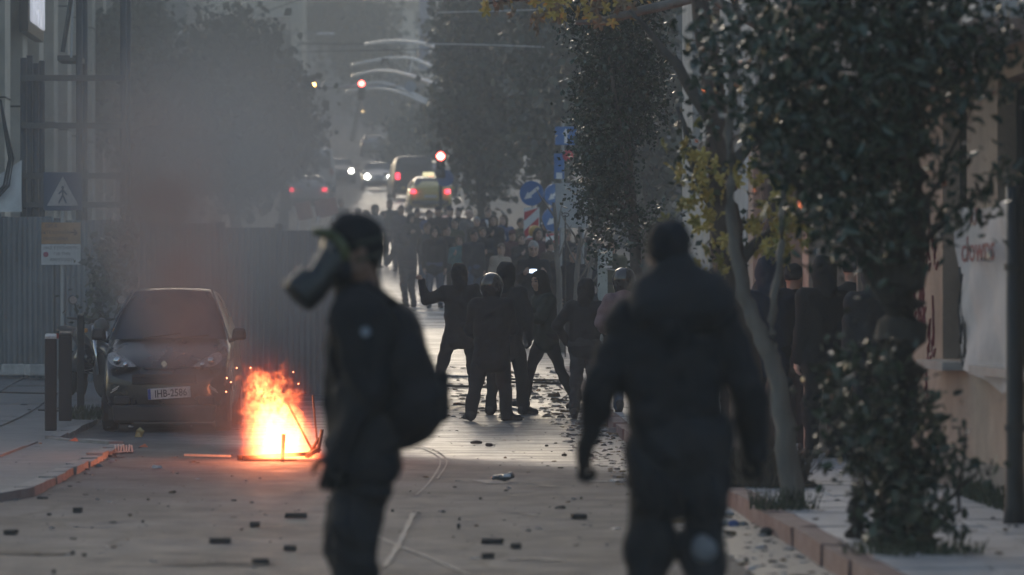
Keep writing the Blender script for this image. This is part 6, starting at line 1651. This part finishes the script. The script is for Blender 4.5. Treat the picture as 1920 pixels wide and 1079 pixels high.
crowd = [  # px, head top py, variant, jacket, trousers, head, hairmat, skin, label
    (640, 375, 2, 'charcoal', 'black', 'hair', None, 0, 'onlooker in charcoal farthest into the smoke, above the masked head'),
    (672, 392, 0, 'black2', 'black', 'hair', None, 0, 'short onlooker in the smoke just beside the masked head'),
    (688, 396, 4, 'grey', 'jeans', 'hair', None, 2, 'onlooker in a grey top at the smoky end of the crowd'),
    (703, 386, 1, 'grey', 'black', 'hood', 'black2', 0, 'hooded onlooker in grey with folded arms in the thin smoke'),
    (731, 377, 3, 'charcoal', 'black', 'hair', None, 0, 'onlooker in charcoal below the far headlamps'),
    (752, 386, 6, 'navy', 'black', 'hair', None, 1, 'onlooker in navy directly below the taxi tail lamp'),
    (783, 393, 2, 'black', 'black', 'hair', None, 1, 'dark haired onlooker in black under the taxi'),
    (804, 396, 0, 'blue', 'jeans', 'hair', 'hair2', 0, 'brown haired onlooker in blue at the foot of the red traffic light'),
    (822, 388, 1, 'black2', 'black', 'cap', 'black', 0, 'onlooker in a black cap with folded arms'),
    (841, 390, 4, 'navy', 'black', 'cap', 'navy', 2, 'onlooker in a navy cap next to the black cap'),
    (860, 391, 0, 'black2', 'black', 'hair', None, 2, 'pale faced onlooker with dark cropped hair in the back row'),
    (878, 393, 6, 'grey', 'black', None, None, 2, 'bald onlooker in grey in the back row'),
    (915, 391, 0, 'navy', 'jeans', 'hair', 'hair2', 2, 'tallest onlooker, in navy with an open white collar'),
    (925, 405, 3, 'black', 'black', 'long_hair', 'hair2', 0, 'long haired onlooker in black with a hand near the face'),
    (943, 404, 4, 'blue', 'black', 'long_hair', 'hair2', 2, 'long haired onlooker in blue with a pale bag strap'),
    (977, 411, 2, 'olive', 'black', 'hair', None, 0, 'onlooker in olive beneath the striped board'),
    (992, 424, 0, 'brown', 'jeans', 'hair', 'hair2', 1, 'brown jacketed onlooker beneath the yellow beacon'),
    (1008, 430, 1, 'burgundy', 'black', 'long_hair', 'hair', 0, 'onlooker in burgundy with folded arms'),
    (1024, 413, 5, 'black', 'black', 'cap', 'whitecap', 2, 'onlooker in a white cap taking a picture'),
    (1046, 428, 4, 'grey', 'black', 'hair', None, 0, 'onlooker in grey next to the white cap'),
    (1064, 432, 0, 'black2', 'black', 'hair', 'hair2', 1, 'onlooker in front of the grey board posts'),
    (1086, 440, 2, 'charcoal', 'black', 'hair', None, 0, 'onlooker in charcoal beside the pale bare stem'),
    (1104, 446, 6, 'black', 'black', 'hood', 'black', 0, 'hooded onlooker beside the pale green pillar'),
    (1150, 452, 0, 'olive', 'black', 'hair', None, 1, 'onlooker in olive behind the lit motorbike'),
    (1120, 438, 4, 'navy', 'black', 'beanie', 'black', 0, 'onlooker in a black knitted cap near the small-leaved tree'),
    (862, 443, 3, 'teal', 'jeans', 'long_hair', 'hair2', 0, 'onlooker in a teal jacket with long brown hair, front row'),
    (936, 459, 4, 'beige', 'beige', 'hair', 'hair2', 0, 'onlooker in a beige coat looking aside, front row'),
    (1000, 464, 5, 'black', 'black', 'hair', 'hairg', 0, 'grey haired onlooker looking down at a glowing phone'),
    (905, 428, 1, 'black', 'black', 'hair', None, 0, 'onlooker in black with folded arms behind the beige coat'),
    (888, 432, 6, 'charcoal', 'jeans', 'hair', None, 1, 'onlooker in charcoal between the teal jacket and folded arms'),
    (838, 424, 2, 'black2', 'black', 'hair', None, 0, 'onlooker in soft black behind the raised fist'),
    (815, 426, 0, 'black', 'jeans', 'hood', 'black', 0, 'hooded onlooker in jeans left of the raised fist'),
    (797, 420, 4, 'charcoal', 'jeans', 'hair', 'hair2', 1, 'onlooker in charcoal and jeans at the crossing edge'),
    (960, 434, 0, 'burgundy', 'black', 'beanie', 'burgundy', 0, 'onlooker in a burgundy knitted cap'),
    (978, 440, 3, 'black2', 'black', 'hair', None, 2, 'onlooker with one hand raised beneath the beacon'),
    (1030, 452, 2, 'brown', 'black', 'hair', None, 0, 'onlooker in brown at the corner front row'),
    (1050, 462, 6, 'black2', 'black', 'hood', 'black2', 0, 'hooded onlooker at the corner front row'),
    (1076, 470, 0, 'black', 'black', 'hair', None, 1, 'onlooker by the ring topped post'),
    (1105, 478, 1, 'charcoal', 'black', 'cap', 'charcoal', 0, 'onlooker in a charcoal cap by the pillar foot'),
    (850, 412, 4, 'olive', 'black', 'hair', None, 0, 'onlooker in olive in the second row'),
    (896, 408, 2, 'black2', 'black', 'hair', 'hairg', 2, 'grey haired onlooker in the second row'),
    (770, 402, 5, 'black', 'black', 'hood', 'black', 0, 'hooded onlooker filming near the crossing edge')]
for i, (px, py, v_, ja, tr_, hd, hmat, sk, lab) in enumerate(crowd):
    sc_ = rng.uniform(.9, 1.05); h = 1.76 * sc_
    best = min(np.arange(74, 135, .2), key=lambda y: abs(567 - (gz(y) + h - 1.5) * FPX / y - py))
    person(VAR[v_], (X(px, best), float(best), gz(float(best))), R(180 + rng.uniform(-55, 55)), lab, ja, tr_, hd, hmat, sk, None, sc_, G6)
    if 'white collar' in lab or 'bag strap' in lab:
        o_ = obj('scarf' if 'collar' in lab else 'strap', MB().tube([(X(px, best) - .05, best - .17, gz(best) + h * .83), (X(px, best) + .0, best - .22, gz(best) + h * .76), (X(px, best) + .05, best - .22, gz(best) + h * .66)], .035, 7), C['white'], smooth=True)
        rr = [q for q in S.objects if q.get('label') == lab][0]; bpy.context.view_layer.update(); o_.parent = rr; o_.matrix_parent_inverse = rr.matrix_world.inverted()
    if 'glowing phone' in lab:
        t = thing('phone', 'glowing phone in the hands of the grey haired onlooker', 'phone', (X(px - 2, best), best - .46, Z(509, best)), 0)
        obj('case', MB().box((0, .012, 0), (.18, .012, .1)), BLACKP, t); obj('screen', MB().box((0, 0, 0), (.12, .006, .06)), M('phone_screen_lit', (.5, .6, .8), .3, 0, emit=(.6, .78, 1), estr=2.2), t)
bpy.context.view_layer.update()
ro = [q for q in S.objects if str(q.get('label', '')).startswith('person striding')][0]
wp = ro.matrix_world @ Vector(jw)
bt_ = thing('bottle', 'pale bottle in the hand of the striding person', 'bottle', (wp.x - .03, wp.y - .06, wp.z - .1))
obj('glass', MB().lathe([(.03, -.1), (.035, -.09), (.035, .06), (.014, .11), (.014, .16)], 12), M('bottle_glass', (.3, .36, .33), .15, .1, spec=.7), bt_, smooth=True)
obj('rag', MB().lathe([(.02, .15), (.028, .18), (.018, .24), (.006, .27)], 8), C['white'], bt_, smooth=True)
# ------------------------------------------------------------------ fire, smoke, haze
YF = 40.3
fx0 = X(515, YF)
CHAR = M('charred_wood', (.02, .016, .014), .9, .4, 10., .5)
bp_ = thing('burning_pile', 'burning heap of broken boards on the road beside the masked person', 'fire debris', (fx0, YF, gz(YF)))
for i, (a, b, w) in enumerate((((-.3, 0, .03), (.35, .1, .05), .09), ((-.2, .15, .04), (.3, -.12, .07), .08), ((.08, -.14, .0), (.09, -.13, .26), .035), ((.12, .02, .55), (.36, -.05, .1), .03), ((.34, -.04, .08), (.42, -.02, .22), .05), ((.4, 0, .2), (.36, .02, .62), .022), ((-.35, .1, .03), (.2, .2, .03), .1), ((.3, -.1, .05), (.42, -.05, .12), .08), ((.41, -.06, .08), (.45, -.05, .3), .05))):
    A, B = Vector(a), Vector(b); d = B - A
    o_ = obj('board', MB().box((0, 0, 0), (w, w * .45, d.length)), CHAR, bp_, (A + B) / 2); o_.rotation_mode = 'QUATERNION'; o_.rotation_quaternion = d.to_track_quat('Z', 'Y')

def vol_nodes(m):
    m.use_nodes = True; nt = m.node_tree; nt.nodes.clear()
    out = nt.nodes.new('ShaderNodeOutputMaterial'); return nt, nt.nodes, nt.links, out
class G:
    def __init__(s, nt): s.nt = nt
    def n(s, t, **k):
        q = s.nt.nodes.new(t)
        for a, b in k.items(): setattr(q, a, b)
        return q
    def m(s, op, a, b=None, c=None, clamp=False):
        q = s.n('ShaderNodeMath', operation=op); q.use_clamp = clamp
        for i, v in enumerate((a, b, c)):
            if v is None: continue
            if isinstance(v, (int, float)): q.inputs[i].default_value = v
            else: s.nt.links.new(v, q.inputs[i])
        return q.outputs[0]
    def mr(s, v, a, b, c=0., d=1., interp='SMOOTHSTEP'):
        q = s.n('ShaderNodeMapRange', interpolation_type=interp); s.nt.links.new(v, q.inputs[0])
        for i, x in enumerate((a, b, c, d)): q.inputs[i + 1].default_value = x
        return q.outputs[0]
    def noise(s, vec, sc, det=3, rough=.55, dist=0.):
        q = s.n('ShaderNodeTexNoise'); q.inputs['Scale'].default_value = sc; q.inputs['Detail'].default_value = det; q.inputs['Roughness'].default_value = rough; q.inputs['Distortion'].default_value = dist
        s.nt.links.new(vec, q.inputs['Vector']); return q
# flames: glowing gas, with a painted red halo round them
fm = bpy.data.materials.new('flame_gas_halo'); nt, N, L, out = vol_nodes(fm); g = G(nt)
tc = g.n('ShaderNodeTexCoord'); mp = g.n('ShaderNodeMapping'); mp.inputs['Scale'].default_value = (1, 1, .8); L.new(tc.outputs['Object'], mp.inputs[0])
nz = g.noise(mp.outputs[0], 6.5, 3, .6, .6); nz2 = g.noise(mp.outputs[0], 17, 3, .6, .8)
sp = g.n('ShaderNodeSeparateXYZ'); L.new(tc.outputs['Object'], sp.inputs[0])
sn = g.n('ShaderNodeSeparateColor'); L.new(nz.outputs['Color'], sn.inputs[0])
z = sp.outputs[2]
wob = g.m('MULTIPLY', g.m('SUBTRACT', sn.outputs[0], .5), g.m('ADD', .1, g.m('MULTIPLY', z, .75)))
wob2 = g.m('MULTIPLY', g.m('SUBTRACT', sn.outputs[1], .5), .25)
# axis leans; base is wide and closes towards the top
cx = g.m('ADD', g.m('MULTIPLY', z, -.2), .085)
half = g.mr(z, 0.0, .95, .42, .2, 'LINEAR')
x = g.m('DIVIDE', g.m('SUBTRACT', g.m('ADD', sp.outputs[0], wob), cx), half)
y = g.m('DIVIDE', g.m('ADD', sp.outputs[1], wob2), g.m('ADD', g.m('MULTIPLY', half, .6), .03))
rad = g.m('SQRT', g.m('ADD', g.m('MULTIPLY', x, x), g.m('MULTIPLY', y, y)))
body = g.mr(rad, 1.05, .35)
topc = g.mr(g.m('ADD', z, g.m('MULTIPLY', g.m('SUBTRACT', sn.outputs[2], .5), .9)), .9, .6)
holes = g.mr(g.m('ADD', nz2.outputs['Fac'], g.mr(z, .0, .6, .25, -.03, 'LINEAR')), .40, .56)
dens = g.m('MULTIPLY', g.m('MULTIPLY', body, topc), holes)
dens = g.m('MULTIPLY', dens, g.mr(z, .0, .03))
cr = g.n('ShaderNodeMix', data_type='RGBA'); cr.inputs[6].default_value = (1, .10, .03, 1); cr.inputs[7].default_value = (1, .37, .1, 1); L.new(dens, cr.inputs[0])
em = g.n('ShaderNodeEmission'); L.new(cr.outputs[2], em.inputs['Color'])
L.new(g.m('ADD', g.m('MULTIPLY', dens, g.mr(z, 0, .8, 18, 12, 'LINEAR')), g.m('MULTIPLY', g.m('MULTIPLY', g.mr(rad, 1.7, .7), g.mr(z, 1.2, .5)), .22)), em.inputs['Strength'])  # second term: faint red emission standing in for smoke lit by the fire
L.new(em.outputs[0], out.inputs['Volume'])
fm.cycles.volume_step_rate = .35 if hasattr(fm.cycles, 'volume_step_rate') else 1
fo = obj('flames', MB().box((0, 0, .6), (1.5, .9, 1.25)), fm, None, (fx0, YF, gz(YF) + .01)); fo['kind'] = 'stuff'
fl_d = bpy.data.lights.new('fire_light', 'POINT'); fl_d.energy = 72; fl_d.color = (1, .24, .1); fl_d.shadow_soft_size = .28
fl_o = bpy.data.objects.new('fire_light', fl_d); COL.objects.link(fl_o); fl_o.location = (fx0, YF - .05, gz(YF) + .45)
# embers
eb = MB(); r_ = random.Random(9)
for px, py in ((426, 709), (433, 717), (424, 735), (550, 698), (470, 690), (445, 690), (560, 720)):
    eb.box((X(px, YF) - fx0, r_.uniform(-.1, .1), Z(py, YF) - gz(YF)), (.008, .008, .01), (r_.random(), r_.random(), 0))
o_ = obj('embers', eb, M('ember_glow', (1, .3, .1), .5, 0, emit=(1, .25, .12), estr=5), None, (fx0, YF, gz(YF))); o_['kind'] = 'stuff'

def smoke(name, loc, dims, dens, fall, nscale, thr, col, step, lean=(0, 0), base=None):
    """closed box of soft smoke: density = ellipsoidal fall-off x noise"""
    m = bpy.data.materials.new(name + '_gas'); nt, N, L, out = vol_nodes(m); g = G(nt)
    tc = g.n('ShaderNodeTexCoord'); sp = g.n('ShaderNodeSeparateXYZ'); L.new(tc.outputs['Object'], sp.inputs[0])
    nz = g.noise(tc.outputs['Object'], nscale, 4, .6, .4)
    hx, hy, hz = dims[0] / 2, dims[1] / 2, dims[2] / 2
    zz = g.m('DIVIDE', g.m('SUBTRACT', sp.outputs[2], hz), hz)       # -1..1
    if base:                                                            # plume: radius grows with height
        w = g.mr(sp.outputs[2], 0, dims[2], base, 1, 'LINEAR')
    else: w = None
    ox = g.m('SUBTRACT', sp.outputs[0], g.m('MULTIPLY', sp.outputs[2], lean[0])) if lean[0] else sp.outputs[0]
    oy = g.m('SUBTRACT', sp.outputs[1], g.m('MULTIPLY', sp.outputs[2], lean[1])) if lean[1] else sp.outputs[1]
    x = g.m('DIVIDE', ox, hx * (1 if not base else .5)); y = g.m('DIVIDE', oy, hy * (1 if not base else .5))
    if w: x = g.m('DIVIDE', x, w); y = g.m('DIVIDE', y, w)
    r2 = g.m('ADD', g.m('MULTIPLY', x, x), g.m('MULTIPLY', y, y))
    if not base: r2 = g.m('ADD', r2, g.m('MULTIPLY', zz, zz))
    rr = g.m('ADD', g.m('SQRT', r2), g.m('MULTIPLY', g.m('SUBTRACT', nz.outputs['Fac'], .5), .9))
    f = g.mr(rr, 1.0, fall)
    if base: f = g.m('MULTIPLY', f, g.m('MULTIPLY', g.mr(zz, 1.0, -.1), g.mr(zz, -1., -.9)))
    f = g.m('MULTIPLY', f, g.mr(nz.outputs['Fac'], thr, thr + .3, .25, 1))
    pv = g.n('ShaderNodeVolumePrincipled'); pv.inputs['Color'].default_value = (*col, 1); pv.inputs['Anisotropy'].default_value = .2
    L.new(g.m('MULTIPLY', f, dens), pv.inputs['Density']); L.new(pv.outputs[0], out.inputs['Volume'])
    try: m.cycles.volume_step_rate = step
    except Exception: pass
    o = obj(name, MB().box((0, 0, hz), dims), m, None, loc); o['kind'] = 'stuff'; return o
smoke('smoke', (X(425, 41.3), 41.6, gz(41) + .02), (5.2, 3.6, 4.4), 2.4, .25, 1.3, .35, (.42, .41, .4), .5, (-.3, .12), .42)
smoke('smoke', (-3.0, 74, .2), (10.5, 46, 15), .085, .25, .3, .44, (.45, .45, .425), .5)
smoke('smoke', (-2.3, 53.5, .0), (5.6, 9, 5.5), .3, .2, .5, .3, (.7, .665, .64), .5)
smoke('smoke', (-2.4, 72, -.3), (8, 16, 5.6), .1, .2, .4, .3, (.62, .61, .59), .5)

hz_ = bpy.data.materials.new('haze_air'); nt, N, L, out = vol_nodes(hz_)
pv = N.new('ShaderNodeVolumePrincipled'); pv.inputs['Color'].default_value = (.9, .92, .91, 1); pv.inputs['Density'].default_value = .0018; pv.inputs['Anisotropy'].default_value = 0.0
L.new(pv.outputs[0], out.inputs['Volume'])
hb_ = obj('haze', MB().box((0, 223, 26), (124, 470, 56)), hz_); hb_['kind'] = 'stuff'
